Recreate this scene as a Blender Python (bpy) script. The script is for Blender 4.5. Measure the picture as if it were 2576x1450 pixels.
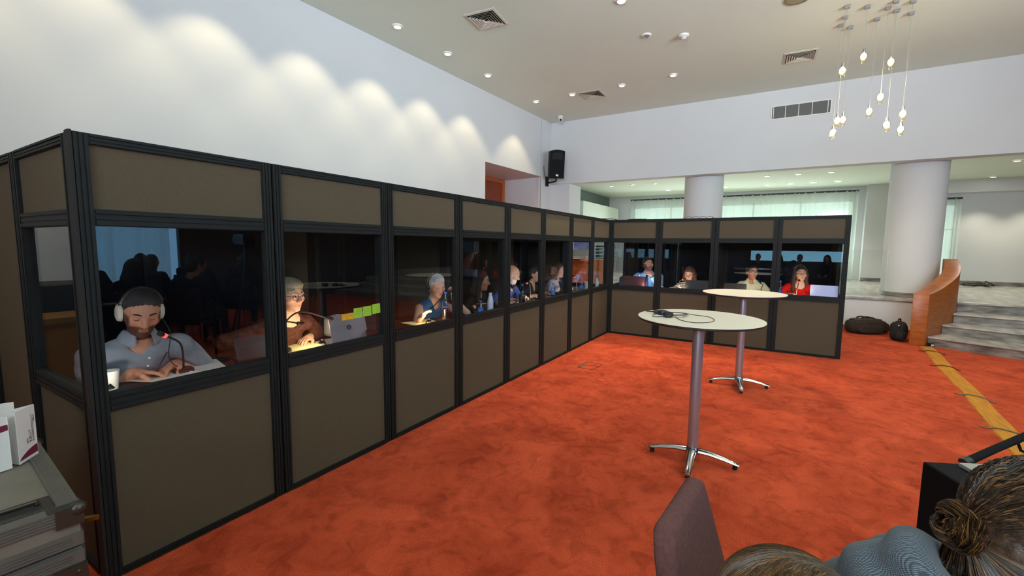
import bpy, bmesh, math, random
import numpy as np
from mathutils import Vector, Matrix, Euler
PI = math.pi
random.seed(7)
for o in list(bpy.data.objects):
    bpy.data.objects.remove(o)
SC = bpy.context.scene
COL = SC.collection
# ------------------------------------------------------------------ camera
cam_d = bpy.data.cameras.new('camera'); cam = bpy.data.objects.new('camera', cam_d); COL.objects.link(cam)
CAMPOS = Vector((-7.5237, -2.518, 1.5486))
cam.location = CAMPOS
cam.rotation_euler = (1.4728, -0.0102, -1.0285)
FPX = 1103.42
cam_d.sensor_fit = 'HORIZONTAL'; cam_d.sensor_width = 36.0; cam_d.lens = 36.0*FPX/2576
cam_d.clip_start = 0.02; cam_d.clip_end = 100
SC.camera = cam
# ------------------------------------------------------------------ world, exposure, daylight
W = bpy.data.worlds.new('world'); SC.world = W; W.use_nodes = True
W.node_tree.nodes['Background'].inputs[0].default_value = (0.55, 0.75, 1.0, 1)
W.node_tree.nodes['Background'].inputs[1].default_value = 0.3
SC.view_settings.view_transform = 'Standard'; SC.view_settings.look = 'None'
SC.view_settings.exposure = 0.55; SC.view_settings.gamma = 1.0
try: SC.view_settings.use_curve_mapping = False
except Exception: pass
SC.cycles.transparent_max_bounces = 32
SC.cycles.max_bounces = 8
SC.cycles.use_denoising = True
SC.cycles.caustics_reflective = False; SC.cycles.caustics_refractive = False
SC.cycles.sample_clamp_indirect = 6.0

def area_light(name, loc, target, sx, sy, power, color=(1, 1, 1), spread=PI):
    d = bpy.data.lights.new(name, 'AREA'); d.shape = 'RECTANGLE'; d.size = sx; d.size_y = sy
    d.energy = power; d.color = color; d.spread = spread
    o = bpy.data.objects.new(name, d); COL.objects.link(o); o.location = loc
    o.rotation_euler = (Vector(target)-Vector(loc)).to_track_quat('-Z', 'Y').to_euler()
    return o
def spot_light(name, loc, target, power, half, blend=0.3, color=(1, 1, 1), size=0.03, parent=None):
    d = bpy.data.lights.new(name, 'SPOT'); d.energy = power; d.spot_size = 2*half; d.spot_blend = blend
    d.color = color; d.shadow_soft_size = size
    o = bpy.data.objects.new(name, d); COL.objects.link(o)
    o.location = loc
    o.rotation_euler = (Vector(target)-Vector(loc)).to_track_quat('-Z', 'Y').to_euler()
    return o
def point_light(name, loc, power, color=(1, 1, 1), size=0.03):
    d = bpy.data.lights.new(name, 'POINT'); d.energy = power; d.color = color; d.shadow_soft_size = size
    o = bpy.data.objects.new(name, d); COL.objects.link(o); o.location = loc
    return o
DAY = (0.70, 0.86, 1.0)
# daylight through the long hall windows behind the camera, and through the curtained windows on the platform
area_light('daylight_hall_windows', (-4.6, -8.6, 2.8), (-3.0, -4.8, 5.9), 5.6, 1.8, 365, (0.80, 0.91, 1.0), math.radians(105))
area_light('daylight_rear_windows', (-12.6, -4.0, 2.9), (-7.0, -3.6, 5.2), 5.0, 1.4, 255, (0.84, 0.92, 1.0), math.radians(105))
area_light('daylight_platform_windows', (7.8, -1.1, 1.8), (3.0, -2.0, 0.9), 6.0, 1.6, 60, (0.82, 0.95, 0.98))

# ------------------------------------------------------------------ materials
MATS = {}
def lin(r, g, b):
    f = lambda c: (c/255/12.92) if c/255 <= 0.04045 else ((c/255+0.055)/1.055)**2.4
    return (f(r), f(g), f(b))
def mat(name, col, rough=0.6, metal=0.0, noise=0.0, nscale=8.0, bump=0.0, bscale=200.0, spec=0.5, stretch=None, col2=None, sheen=0.0, detail=4):
    if name in MATS: return MATS[name]
    m = bpy.data.materials.new(name); m.use_nodes = True; nt = m.node_tree; N = nt.nodes; L = nt.links
    b = N['Principled BSDF']
    b.inputs['Base Color'].default_value = (*col, 1); b.inputs['Roughness'].default_value = rough
    b.inputs['Metallic'].default_value = metal; b.inputs['Specular IOR Level'].default_value = spec
    if sheen:
        b.inputs['Sheen Weight'].default_value = sheen; b.inputs['Sheen Roughness'].default_value = 0.5
    tc = N.new('ShaderNodeTexCoord'); src = tc.outputs['Object']
    if stretch:
        mp = N.new('ShaderNodeMapping'); mp.inputs['Scale'].default_value = stretch
        L.new(src, mp.inputs['Vector']); src = mp.outputs['Vector']
    if noise or col2:
        n = N.new('ShaderNodeTexNoise'); n.inputs['Scale'].default_value = nscale; n.inputs['Detail'].default_value = detail
        L.new(src, n.inputs['Vector'])
        cr = N.new('ShaderNodeValToRGB'); cr.color_ramp.elements[0].position = 0.3; cr.color_ramp.elements[1].position = 0.7
        c2 = col2 or tuple(min(1, c*(1+noise)) for c in col); c1 = col if col2 else tuple(c*(1-noise) for c in col)
        cr.color_ramp.elements[0].color = (*c1, 1); cr.color_ramp.elements[1].color = (*c2, 1)
        L.new(n.outputs['Fac'], cr.inputs['Fac']); L.new(cr.outputs['Color'], b.inputs['Base Color'])
    if bump:
        n2 = N.new('ShaderNodeTexNoise'); n2.inputs['Scale'].default_value = bscale; n2.inputs['Detail'].default_value = 3
        L.new(src, n2.inputs['Vector'])
        bp = N.new('ShaderNodeBump'); bp.inputs['Strength'].default_value = bump; bp.inputs['Distance'].default_value = 0.01
        L.new(n2.outputs['Fac'], bp.inputs['Height']); L.new(bp.outputs['Normal'], b.inputs['Normal'])
    MATS[name] = m
    return m
def emis(name, col, strength):
    if name in MATS: return MATS[name]
    m = bpy.data.materials.new(name); m.use_nodes = True; b = m.node_tree.nodes['Principled BSDF']
    b.inputs['Base Color'].default_value = (*col, 1)
    b.inputs['Emission Color'].default_value = (*col, 1); b.inputs['Emission Strength'].default_value = strength
    MATS[name] = m
    return m
def glass_mat(name, tint=(1, 1, 1), f0=0.04, rough=0.0):
    if name in MATS: return MATS[name]
    m = bpy.data.materials.new(name); m.use_nodes = True; nt = m.node_tree; N = nt.nodes; L = nt.links
    N.remove(N['Principled BSDF'])
    t = N.new('ShaderNodeBsdfTransparent'); t.inputs[0].default_value = (*tint, 1)
    g = N.new('ShaderNodeBsdfGlossy'); g.inputs['Roughness'].default_value = rough
    ge = N.new('ShaderNodeNewGeometry'); dot = N.new('ShaderNodeVectorMath'); dot.operation = 'DOT_PRODUCT'
    L.new(ge.outputs['Incoming'], dot.inputs[0]); L.new(ge.outputs['Normal'], dot.inputs[1])
    ab = N.new('ShaderNodeMath'); ab.operation = 'ABSOLUTE'; L.new(dot.outputs['Value'], ab.inputs[0])
    om = N.new('ShaderNodeMath'); om.operation = 'SUBTRACT'; om.inputs[0].default_value = 1.0; L.new(ab.outputs[0], om.inputs[1])
    pw = N.new('ShaderNodeMath'); pw.operation = 'POWER'; pw.inputs[1].default_value = 5.0; L.new(om.outputs[0], pw.inputs[0])
    ma = N.new('ShaderNodeMath'); ma.operation = 'MULTIPLY_ADD'; ma.inputs[1].default_value = 1-f0; ma.inputs[2].default_value = f0
    L.new(pw.outputs[0], ma.inputs[0])
    mx = N.new('ShaderNodeMixShader'); L.new(ma.outputs[0], mx.inputs[0]); L.new(t.outputs[0], mx.inputs[1]); L.new(g.outputs[0], mx.inputs[2])
    L.new(mx.outputs[0], N['Material Output'].inputs['Surface'])
    MATS[name] = m
    return m
def wood_mat(name, c1, c2, rough=0.35, stretch=(3, 3, 0.4), scale=6):
    return mat(name, c1, rough=rough, col2=c2, nscale=scale, stretch=stretch, detail=8)

# ------------------------------------------------------------------ tagging
def tag(o, label=None, cat=None, group=None, kind=None):
    if label: o['label'] = label
    if cat: o['category'] = cat
    if group: o['group'] = group
    if kind: o['kind'] = kind
    return o
def thing(name, label, cat, loc=(0, 0, 0), rz=0.0, group=None, kind=None):
    o = bpy.data.objects.new(name, None); COL.objects.link(o); o.empty_display_size = 0.1
    o.location = loc; o.rotation_euler = (0, 0, rz)
    return tag(o, label, cat, group, kind)
def copy_tree(o, parent=None):
    c = o.copy(); COL.objects.link(c)
    if parent: c.parent = parent
    for ch in list(o.children): copy_tree(ch, c)
    return c

# ------------------------------------------------------------------ mesh builder
class MB:
    def __init__(s): s.v = []; s.f = []; s.m = []; s.cur = 0; s.T = None
    def _add(s, vs, fs):
        b = len(s.v)
        if s.T is not None: vs = [tuple(s.T @ Vector(p)) for p in vs]
        s.v += [tuple(p) for p in vs]; s.f += [tuple(i+b for i in f) for f in fs]; s.m += [s.cur]*len(fs)
        return s
    def box(s, x0, x1, y0, y1, z0, z1):
        vs = [(x0, y0, z0), (x1, y0, z0), (x1, y1, z0), (x0, y1, z0), (x0, y0, z1), (x1, y0, z1), (x1, y1, z1), (x0, y1, z1)]
        return s._add(vs, [(3, 2, 1, 0), (4, 5, 6, 7), (0, 1, 5, 4), (1, 2, 6, 5), (2, 3, 7, 6), (3, 0, 4, 7)])
    def prism(s, poly, z0, z1, axis='z'):
        n = len(poly)
        def P(a, b, c):
            return (a, b, c) if axis == 'z' else ((a, c, b) if axis == 'y' else (c, a, b))
        vs = [P(a, b, z0) for a, b in poly]+[P(a, b, z1) for a, b in poly]
        fs = [tuple(range(n-1, -1, -1)), tuple(range(n, 2*n))]+[(i, (i+1) % n, n+(i+1) % n, n+i) for i in range(n)]
        return s._add(vs, fs)
    def lathe(s, prof, c=(0, 0, 0), n=24, ax='z', cap=True):
        vs = []; fs = []
        for r, z in prof:
            for i in range(n):
                a = 2*PI*i/n; x, y = r*math.cos(a), r*math.sin(a)
                p = (x, y, z) if ax == 'z' else ((x, z, y) if ax == 'y' else (z, x, y))
                vs.append((p[0]+c[0], p[1]+c[1], p[2]+c[2]))
        for k in range(len(prof)-1):
            for i in range(n):
                j = (i+1) % n; fs.append((k*n+i, k*n+j, (k+1)*n+j, (k+1)*n+i))
        if cap:
            if prof[0][0] > 1e-6: fs.append(tuple(range(n-1, -1, -1)))
            if prof[-1][0] > 1e-6: fs.append(tuple((len(prof)-1)*n+i for i in range(n)))
        return s._add(vs, fs)
    def cyl(s, a, b, ra, rb=None, n=16):
        return s.tube([a, b], [ra, ra if rb is None else rb], n)
    def tube(s, pts, r, n=10, closed=False, flat=None):
        pts = [Vector(p) for p in pts]; k = len(pts)
        rs = r if isinstance(r, (list, tuple)) else [r]*k
        vs = []; fs = []; up = None
        for i in range(k):
            if closed: t = pts[(i+1) % k]-pts[i-1]
            else: t = pts[min(i+1, k-1)]-pts[max(i-1, 0)]
            t = t.normalized() if t.length > 1e-9 else Vector((0, 0, 1))
            if up is None:
                up = Vector((0, 0, 1)) if abs(t.z) < 0.9 else Vector((1, 0, 0))
            u = (up-t*up.dot(t))
            if u.length < 1e-6: u = t.orthogonal()
            u.normalize(); w = t.cross(u); up = u
            for q in range(n):
                a = 2*PI*q/n
                fw, fu = flat if flat else (1, 1)
                vs.append(tuple(pts[i]+u*(math.cos(a)*rs[i]*fu)+w*(math.sin(a)*rs[i]*fw)))
        for i in range(k if closed else k-1):
            i2 = (i+1) % k
            for q in range(n):
                q2 = (q+1) % n; fs.append((i*n+q, i*n+q2, i2*n+q2, i2*n+q))
        if not closed: fs += [tuple(range(n-1, -1, -1)), tuple((k-1)*n+q for q in range(n))]
        return s._add(vs, fs)
    def sphere(s, c, r, n=16, m=10, sc=(1, 1, 1)):
        prof = [(math.sin(PI*i/m), -math.cos(PI*i/m)) for i in range(m+1)]
        vs = []; fs = []
        for rr, z in prof:
            for i in range(n):
                a = 2*PI*i/n; vs.append((c[0]+r*sc[0]*rr*math.cos(a), c[1]+r*sc[1]*rr*math.sin(a), c[2]+r*sc[2]*z))
        for k in range(m):
            for i in range(n):
                j = (i+1) % n; fs.append((k*n+i, k*n+j, (k+1)*n+j, (k+1)*n+i))
        return s._add(vs, fs)
    def grid(s, P, nu, nv):
        vs = [P(i/nu, j/nv) for j in range(nv+1) for i in range(nu+1)]
        fs = [(j*(nu+1)+i, j*(nu+1)+i+1, (j+1)*(nu+1)+i+1, (j+1)*(nu+1)+i) for j in range(nv) for i in range(nu)]
        return s._add(vs, fs)
    def build(s, name, mats, parent=None, smooth=False, bevel=0.0, loc=None, rz=None, solid=0.0, segs=2):
        me = bpy.data.meshes.new(name); me.from_pydata(s.v, [], s.f)
        for m in (mats if isinstance(mats, (list, tuple)) else [mats]): me.materials.append(m)
        for p, mi in zip(me.polygons, s.m): p.material_index = mi
        bm = bmesh.new(); bm.from_mesh(me); bmesh.ops.remove_doubles(bm, verts=bm.verts, dist=1e-6)
        bmesh.ops.recalc_face_normals(bm, faces=bm.faces); bm.to_mesh(me); bm.free()
        o = bpy.data.objects.new(name, me); COL.objects.link(o)
        if parent: o.parent = parent
        if loc is not None: o.location = loc
        if rz is not None: o.rotation_euler = (0, 0, rz)
        if solid:
            md = o.modifiers.new('solid', 'SOLIDIFY'); md.thickness = solid; md.offset = 0
        if bevel:
            md = o.modifiers.new('bevel', 'BEVEL'); md.width = bevel; md.segments = segs; md.limit_method = 'ANGLE'; md.angle_limit = 0.6
        if smooth:
            for p in me.polygons: p.use_smooth = True
            if not bevel: me.set_sharp_from_angle(angle=0.7)
        return o
def text(name, body, size, mt, parent, M, align='CENTER', extrude=0.0006):
    c = bpy.data.curves.new(name, 'FONT'); c.body = body; c.size = size; c.align_x = align; c.align_y = 'CENTER'; c.extrude = extrude
    c.materials.append(mt)
    tmp = bpy.data.objects.new(name+'_outline', c); COL.objects.link(tmp)
    dg = bpy.context.evaluated_depsgraph_get(); dg.update()
    me = bpy.data.meshes.new_from_object(tmp.evaluated_get(dg), depsgraph=dg)
    bpy.data.objects.remove(tmp); bpy.data.curves.remove(c)
    o = bpy.data.objects.new(name, me); COL.objects.link(o); o.parent = parent
    if not me.materials: me.materials.append(mt)
    o.matrix_local = M
    return o
def frame_matrix(origin, xdir, zdir):
    x = Vector(xdir).normalized(); z = Vector(zdir).normalized(); y = z.cross(x).normalized(); x = y.cross(z).normalized()
    M = Matrix((x, y, z)).transposed().to_4x4(); M.translation = Vector(origin)
    return M
# ------------------------------------------------------------------ room materials
M_WALL = mat('white_plaster', lin(212, 213, 214), rough=0.85, noise=0.015, nscale=1.2, bump=0.04, bscale=90)
M_CEIL = mat('ceiling_paint', lin(224, 232, 216), rough=0.9, noise=0.02, nscale=0.8)
M_DARKWALL = mat('dark_panelling', lin(74, 62, 54), rough=0.7, noise=0.15, nscale=2)
M_GREYWALL = mat('grey_green_plaster', lin(112, 122, 114), rough=0.8, noise=0.03, nscale=2)
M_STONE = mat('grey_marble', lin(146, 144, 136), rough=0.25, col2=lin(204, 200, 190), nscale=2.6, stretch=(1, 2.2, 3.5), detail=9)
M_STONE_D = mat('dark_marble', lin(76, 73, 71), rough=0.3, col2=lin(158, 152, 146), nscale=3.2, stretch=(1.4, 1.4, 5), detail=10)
M_WOOD = wood_mat('cherry_veneer', lin(150, 78, 30), lin(178, 102, 44), rough=0.35, stretch=(1.2, 1.2, 6), scale=5)
M_DOORWOOD = wood_mat('door_veneer', lin(128, 52, 16), lin(150, 66, 22), rough=0.4, stretch=(4, 4, 0.6), scale=4)
M_FRAMEWOOD = wood_mat('door_frame_wood', lin(176, 82, 34), lin(190, 98, 44), rough=0.4, stretch=(4, 4, 0.6), scale=4)
M_WHITE = mat('white_satin', lin(226, 226, 222), rough=0.4)
M_METALG = mat('brushed_steel', lin(170, 170, 172), rough=0.32, metal=1.0)
M_GRILLE = mat('grille_grey', lin(168, 168, 162), rough=0.6)
M_SLOT = mat('vent_shadow_black', (0.012, 0.012, 0.012), rough=0.9)
M_VENT = mat('vent_cream', lin(208, 204, 188), rough=0.6)

def carpet():
    m = bpy.data.materials.new('red_carpet'); m.use_nodes = True; nt = m.node_tree; N = nt.nodes; L = nt.links
    b = N['Principled BSDF']; b.inputs['Roughness'].default_value = 1.0; b.inputs['Specular IOR Level'].default_value = 0.05
    b.inputs['Sheen Weight'].default_value = 0.12; b.inputs['Sheen Roughness'].default_value = 0.4; b.inputs['Sheen Tint'].default_value = (1.0, 0.5, 0.3, 1)
    tc = N.new('ShaderNodeTexCoord')
    def noise(scale, detail=4, dist=0.0, rough=0.5):
        n = N.new('ShaderNodeTexNoise'); n.inputs['Scale'].default_value = scale; n.inputs['Detail'].default_value = detail
        n.inputs['Distortion'].default_value = dist; n.inputs['Roughness'].default_value = rough
        L.new(tc.outputs['Object'], n.inputs['Vector']); return n.outputs['Fac']
    def ramp(src, p0, p1, c0, c1):
        r = N.new('ShaderNodeValToRGB'); r.color_ramp.elements[0].position = p0; r.color_ramp.elements[1].position = p1
        r.color_ramp.elements[0].color = (*c0, 1); r.color_ramp.elements[1].color = (*c1, 1); L.new(src, r.inputs['Fac']); return r.outputs['Color']
    def mul(a, bb):
        x = N.new('ShaderNodeMixRGB'); x.blend_type = 'MULTIPLY'; x.inputs[0].default_value = 1.0; L.new(a, x.inputs[1]); L.new(bb, x.inputs[2]); return x.outputs[0]
    base = ramp(noise(2.4, 6, 0.6, 0.65), 0.36, 0.66, (0.46, 0.058, 0.021), (0.72, 0.108, 0.043))
    foot = ramp(noise(6.5, 5, 1.2, 0.6), 0.36, 0.52, (0.74, 0.70, 0.68), (1, 1, 1))
    fib = ramp(noise(170, 2), 0.28, 0.68, (0.66, 0.62, 0.6), (1.12, 1.12, 1.12))
    L.new(mul(mul(base, foot), fib), b.inputs['Base Color'])
    bp = N.new('ShaderNodeBump'); bp.inputs['Strength'].default_value = 0.5; bp.inputs['Distance'].default_value = 0.008
    L.new(noise(220, 2), bp.inputs['Height']); L.new(bp.outputs['Normal'], b.inputs['Normal'])
    return m
M_CARPET = carpet()
def S(o): o['kind'] = 'structure'; return o
CZ = 4.68; PZ = 0.64; SZ = 3.30
LW = lambda x: 2.803-0.0468*x          # line of the long white wall
S(MB().box(-13.1, 3.05, -9.1, 4.2, -0.1, 0.0).build('floor', M_CARPET))
S(MB().box(-13.1, 3.3, -9.1, 4.2, CZ, CZ+0.1).build('ceiling', M_CEIL))
# long white wall with the door recess
w = MB()
def wseg(xa, xb, za, zb, t=0.12):
    w.prism([(xa, LW(xa)), (xb, LW(xb)), (xb, LW(xb)+t), (xa, LW(xa)+t)], za, zb)
wseg(-13.1, 0.18, 0, CZ); wseg(0.18, 2.55, 3.27, CZ); wseg(2.55, 3.3, 0, CZ)
w.box(0.06, 2.9, 3.9, 4.02, 0, 3.4)            # back of the recess
w.prism([(2.55, LW(2.55)), (2.67, LW(2.55)), (2.80, 3.9), (2.68, 3.9)], 0, 3.27)
w.box(0.06, 0.18, 2.9, 3.9, 0, 3.27)
w.prism([(0.06, 2.9), (2.7, 2.75), (2.8, 3.95), (0.06, 3.95)], 3.271, 3.37)
S(w.build('wall_left', M_WALL))
S(MB().box(2.464, 2.472, LW(2.47)-0.006, LW(2.47)+0.01, 2.2, CZ-0.001).build('trim_1', mat('seam_grey', lin(168, 170, 176), rough=0.8)))
d = S(MB().box(0.75, 2.5, 3.865, 3.895, 0, 3.17).build('door_1', M_DOORWOOD))
S(MB().box(2.5, 2.62, 3.84, 3.895, 0, 3.169).box(0.60, 2.62, 3.84, 3.895, 3.17, 3.265).build('door_frame', M_FRAMEWOOD, d))
# wall over the platform opening, the platform and its low wall
S(MB().box(3.0, 3.28, -9.0, 2.68, 3.13, CZ).build('wall_far', M_WALL))
S(MB().box(3.012, 3.75, 2.13, 2.78, PZ, 3.128).build('wall_pier', M_WALL))
S(MB().box(3.02, 8.5, -9.0, 4.1, 0.0, 0.59).build('wall_platform', M_WALL))
S(MB().box(2.985, 8.5, -9.0, 4.1, 0.592, PZ).build('floor_platform', M_STONE, bevel=0.006))
S(MB().box(3.0, 3.018, -4.75, 2.2, 0.0, 0.075).build('baseboard_platform', M_WOOD))
S(MB().box(3.25, 8.5, -9.0, 4.1, SZ, SZ+0.1).build('ceiling_platform', M_CEIL))
S(MB().box(3.75, 8.35, 2.86, 2.96, PZ, SZ).build('wall_side', M_GREYWALL))
wb = MB()
def wall_x(mb, x, y0, y1, z0, z1, holes, t=0.2):
    """Wall in the plane x with rectangular holes (ya, yb, za, zb), holes sorted along y."""
    y = y0
    for ya, yb, za, zb in holes:
        mb.box(x, x+t, y, ya, z0, z1); mb.box(x, x+t, ya, yb, z0, za); mb.box(x, x+t, ya, yb, zb, z1); y = yb
    mb.box(x, x+t, y, y1, z0, z1)
wall_x(wb, 8.3, -9.0, 3.2, PZ, SZ, [(-6.46, -5.96, 0.66, 2.75), (-4.30, 1.95, 0.95, 2.93)])
wb.box(8.0, 8.3, -5.95, -4.55, PZ, SZ)                 # the wall between both windows stands forward
S(wb.build('wall_back', M_WALL))
S(MB().box(8.28, 8.3, -9.0, -6.0, PZ, PZ+0.10).box(7.98, 8.0, -5.95, -4.55, PZ, PZ+0.10).build('baseboard_back', M_STONE_D))
S(MB().box(7.9, 8.3, -9.0, -5.95, 2.98, SZ).build('wall_lintel', M_WALL))
wr = MB()
wr.box(-13.1, -8.6, -9.1, -8.95, 0, CZ).box(-2.9, 8.5, -9.1, -8.95, 0, CZ).box(-8.6, -2.9, -9.1, -8.95, 0, 0.6).box(-8.6, -2.9, -9.1, -8.95, 3.6, CZ)
S(wr.build('wall_right', M_DARKWALL))
wq = MB(); wall_x(wq, -13.1, -9.0, 3.5, 0, CZ, [(-4.9, -1.6, 1.02, 1.42)], 0.15)
S(wq.build('wall_rear', M_DARKWALL))
# windows: panes with the bright sky behind, metal frames
SKYM = emis('daylight_sky', (0.70, 0.90, 0.84), 0.72)
SKYB = emis('daylight_sky_blue', (0.28, 0.60, 0.95), 2.6)
SKYC = emis('daylight_sky_cyan', (0.30, 0.72, 1.0), 3.4)
def window_x(n, x, ya, yb, za, zb, m, bars, t=0.03):
    o = S(MB().box(x, x+t, ya, yb, za, zb).build('window_%d' % n, m))
    f = MB()
    for k in range(bars+1):
        y = ya+(yb-ya)*k/bars; f.box(x-0.03, x+0.0, y-0.025, y+0.025, za, zb)
    f.box(x-0.03, x, ya, yb, za, za+0.05).box(x-0.03, x, ya, yb, zb-0.05, zb).box(x-0.03, x, ya, yb, (za+zb)/2+0.35, (za+zb)/2+0.38)
    f.build('window_frame', M_WHITE, o)
window_x(1, 8.45, -4.30, 1.95, 0.95, 2.93, SKYM, 5)
window_x(2, 8.45, -6.46, -5.96, 0.66, 2.75, SKYM, 1)
window_x(3, -13.08, -4.9, -1.6, 1.02, 1.42, SKYC, 3)
o = S(MB().box(-8.6, -2.9, -9.1, -9.07, 0.6, 3.6).build('window_4', SKYB))
MB().box(-5.8, -5.72, -9.07, -9.02, 0.6, 3.6).box(-8.6, -2.9, -9.07, -9.02, 2.1, 2.16).build('window_frame', M_WHITE, o)
# curtains: thin pleated cloth that lets daylight through
def curtain_mat():
    m = bpy.data.materials.new('sheer_curtain'); m.use_nodes = True; nt = m.node_tree; N = nt.nodes; L = nt.links
    N.remove(N['Principled BSDF'])
    a = N.new('ShaderNodeBsdfDiffuse'); a.inputs[0].default_value = (*lin(222, 224, 212), 1)
    t = N.new('ShaderNodeBsdfTranslucent'); t.inputs[0].default_value = (0.78, 0.82, 0.78, 1)
    x = N.new('ShaderNodeMixShader'); x.inputs[0].default_value = 0.6
    L.new(a.outputs[0], x.inputs[1]); L.new(t.outputs[0], x.inputs[2])
    p = N.new('ShaderNodeBsdfTransparent'); y = N.new('ShaderNodeMixShader'); y.inputs[0].default_value = 0.22
    L.new(x.outputs[0], y.inputs[1]); L.new(p.outputs[0], y.inputs[2])
    L.new(y.outputs[0], N['Material Output'].inputs['Surface'])
    return m
M_CURT = curtain_mat()
def curtain(name, label, p0, p1, z0, z1, folds, amp, seed):
    rnd = random.Random(seed); p0 = Vector(p0); p1 = Vector(p1); t = (p1-p0); Ln = t.length; t.normalize(); nrm = Vector((-t.y, t.x))
    ph = [rnd.uniform(0, 6.28) for _ in range(6)]
    def P(u, v):
        s = u*folds*2*PI
        d = amp*(math.sin(s+0.8*math.sin(s*0.37+ph[0]))+0.5*math.sin(s*0.53+ph[1]))*(0.55+0.45*(1-v)+0.1*math.sin(v*5+ph[2]+s*.1))
        q = p0+t*(u*Ln)+nrm*d
        return (q.x, q.y, z0+(z1-z0)*v)
    r = thing(name, label, 'curtain')
    MB().grid(P, int(folds*10), 8).build('cloth', M_CURT, r, smooth=True)
    tr = MB(); a = p0-nrm*0.03; b = p1-nrm*0.03
    tr.tube([(p0.x, p0.y, z1+0.012), (p1.x, p1.y, z1+0.012)], 0.012, 8); tr.build('curtain_rail', mat('rail_dark', lin(60, 62, 58), rough=0.5), r)
    hk = MB()
    hk.box(p0.x-0.012, p0.x+0.012, min(p0.y, p1.y), max(p0.y, p1.y), z1-0.025, z1-0.001) if abs(t.x) < 0.5 else hk.box(min(p0.x, p1.x), max(p0.x, p1.x), p0.y-0.012, p0.y+0.012, z1-0.025, z1-0.001)
    hk.build('gathered_heading', mat('rail_dark', lin(60, 62, 58)), r)
    return r
curtain('sheer_curtain', 'long sheer white curtain across the wide bright window behind the booths', (8.12, 2.02), (8.12, -4.38), PZ+0.03, 3.16, 52, 0.028, 3)
curtain('sheer_curtain', 'narrow white curtain tied back beside the thick column near the steps', (8.16, -6.02), (8.16, -6.50), PZ+0.03, 2.86, 5, 0.035, 5)
curtain('sheer_curtain', 'tall pale curtain reflected in the first booth window', (-8.7, -8.86), (-3.1, -8.86), 0.3, 3.7, 26, 0.06, 8)
# columns
def column(x, y, label):
    r = thing('round_column', label, 'column', (x, y, PZ), kind='thing')
    MB().lathe([(0.42, 0.08), (0.42, SZ-PZ-0.001)], n=64).build('shaft', M_WALL, r, smooth=True)
    MB().lathe([(0.426, 0.0005), (0.426, 0.085), (0.415, 0.085)], n=64).build('stone_base', M_STONE_D, r, smooth=True)
column(3.74, -4.74, 'thick round white column beside the wooden stair wall')
column(3.74, -0.96, 'round white column rising behind the far corner of the booths')
# steps
# curved wooden stair wall
br = [(1.79, -4.626, .832), (2.15, -4.863, .924), (2.6, -5.138, 1.105), (3.0, -5.258, 1.262), (3.5, -5.34, 1.376)]
bl = [(1.79, -4.431, .832), (2.15, -4.624, .924), (2.65, -4.915, 1.105), (3.05, -5.062, 1.262), (3.5, -5.14, 1.376)]
def resample(pts, n):
    pts = np.array(pts); out = []
    for i in range(n):
        u = i/(n-1)*(len(pts)-1); k = min(int(u), len(pts)-2); t = u-k
        p0 = pts[max(k-1, 0)]; p1 = pts[k]; p2 = pts[k+1]; p3 = pts[min(k+2, len(pts)-1)]
        out.append(0.5*((2*p1)+(-p0+p2)*t+(2*p0-5*p1+4*p2-p3)*t*t+(-p0+3*p1-3*p2+p3)*t**3))
    return out
RR = resample(br, 25); LL = resample(bl, 25)
def zb(x): return 0.0 if x < 2.975 else PZ+0.001
vs = []; fs = []
for i in range(25):
    l, r_ = LL[i], RR[i]; z0 = zb(l[0]); zt = (l[2]+r_[2])/2
    vs += [(l[0], l[1], z0), (l[0], l[1], zt), (r_[0], r_[1], zt), (r_[0], r_[1], z0)]
for i in range(24):
    a, b = 4*i, 4*i+4
    for k in range(4): fs.append((a+k, a+(k+1) % 4, b+(k+1) % 4, b+k))
fs += [(3, 2, 1, 0), (96, 97, 98, 99)]
bal = MB(); bal._add(vs, fs)
o = bal.build('stair_wall', M_WOOD, smooth=True, bevel=0.004); tag(o, 'curved orange wooden side wall climbing along the marble steps', 'stair wall', kind='thing')
# steps, their inner ends following the curved wall
def yR(x):
    for p, q in zip(RR[:-1], RR[1:]):
        if p[0] <= x <= q[0]: return p[1]+(q[1]-p[1])*(x-p[0])/(q[0]-p[0])-0.006
    return RR[0][1]-0.006
P1 = [(1.62, -5.15), (1.30, -5.75), (1.12, -6.4), (1.1, -8.94)]
P2 = [(2.06, -5.3), (1.84, -5.9), (1.74, -6.5), (1.74, -8.94)]
P3 = [(2.46, -5.5), (2.34, -6.0), (2.32, -6.6), (2.32, -8.94)]
P4 = [(2.9, -5.6), (2.88, -6.1), (2.88, -6.7), (2.88, -8.94)]
st = thing('staircase', 'four grey marble steps up to the platform beside the wooden wall', 'stairs', kind='thing')
for k, (pl, xs) in enumerate(((P1, 1.86), (P2, 2.22), (P3, 2.56), (P4, 2.92))):
    inner = [(x, yR(x)) for x in np.linspace(2.982, xs, 8)]
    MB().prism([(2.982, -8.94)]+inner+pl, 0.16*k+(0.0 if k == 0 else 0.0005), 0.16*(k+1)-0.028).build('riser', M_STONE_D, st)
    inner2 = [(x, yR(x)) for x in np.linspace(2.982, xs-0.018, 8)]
    MB().prism([(2.982, -8.94)]+inner2+[(x-0.018, y) for x, y in pl], 0.16*(k+1)-0.028, 0.16*(k+1)-0.0005).build('tread', M_STONE, st)
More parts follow.
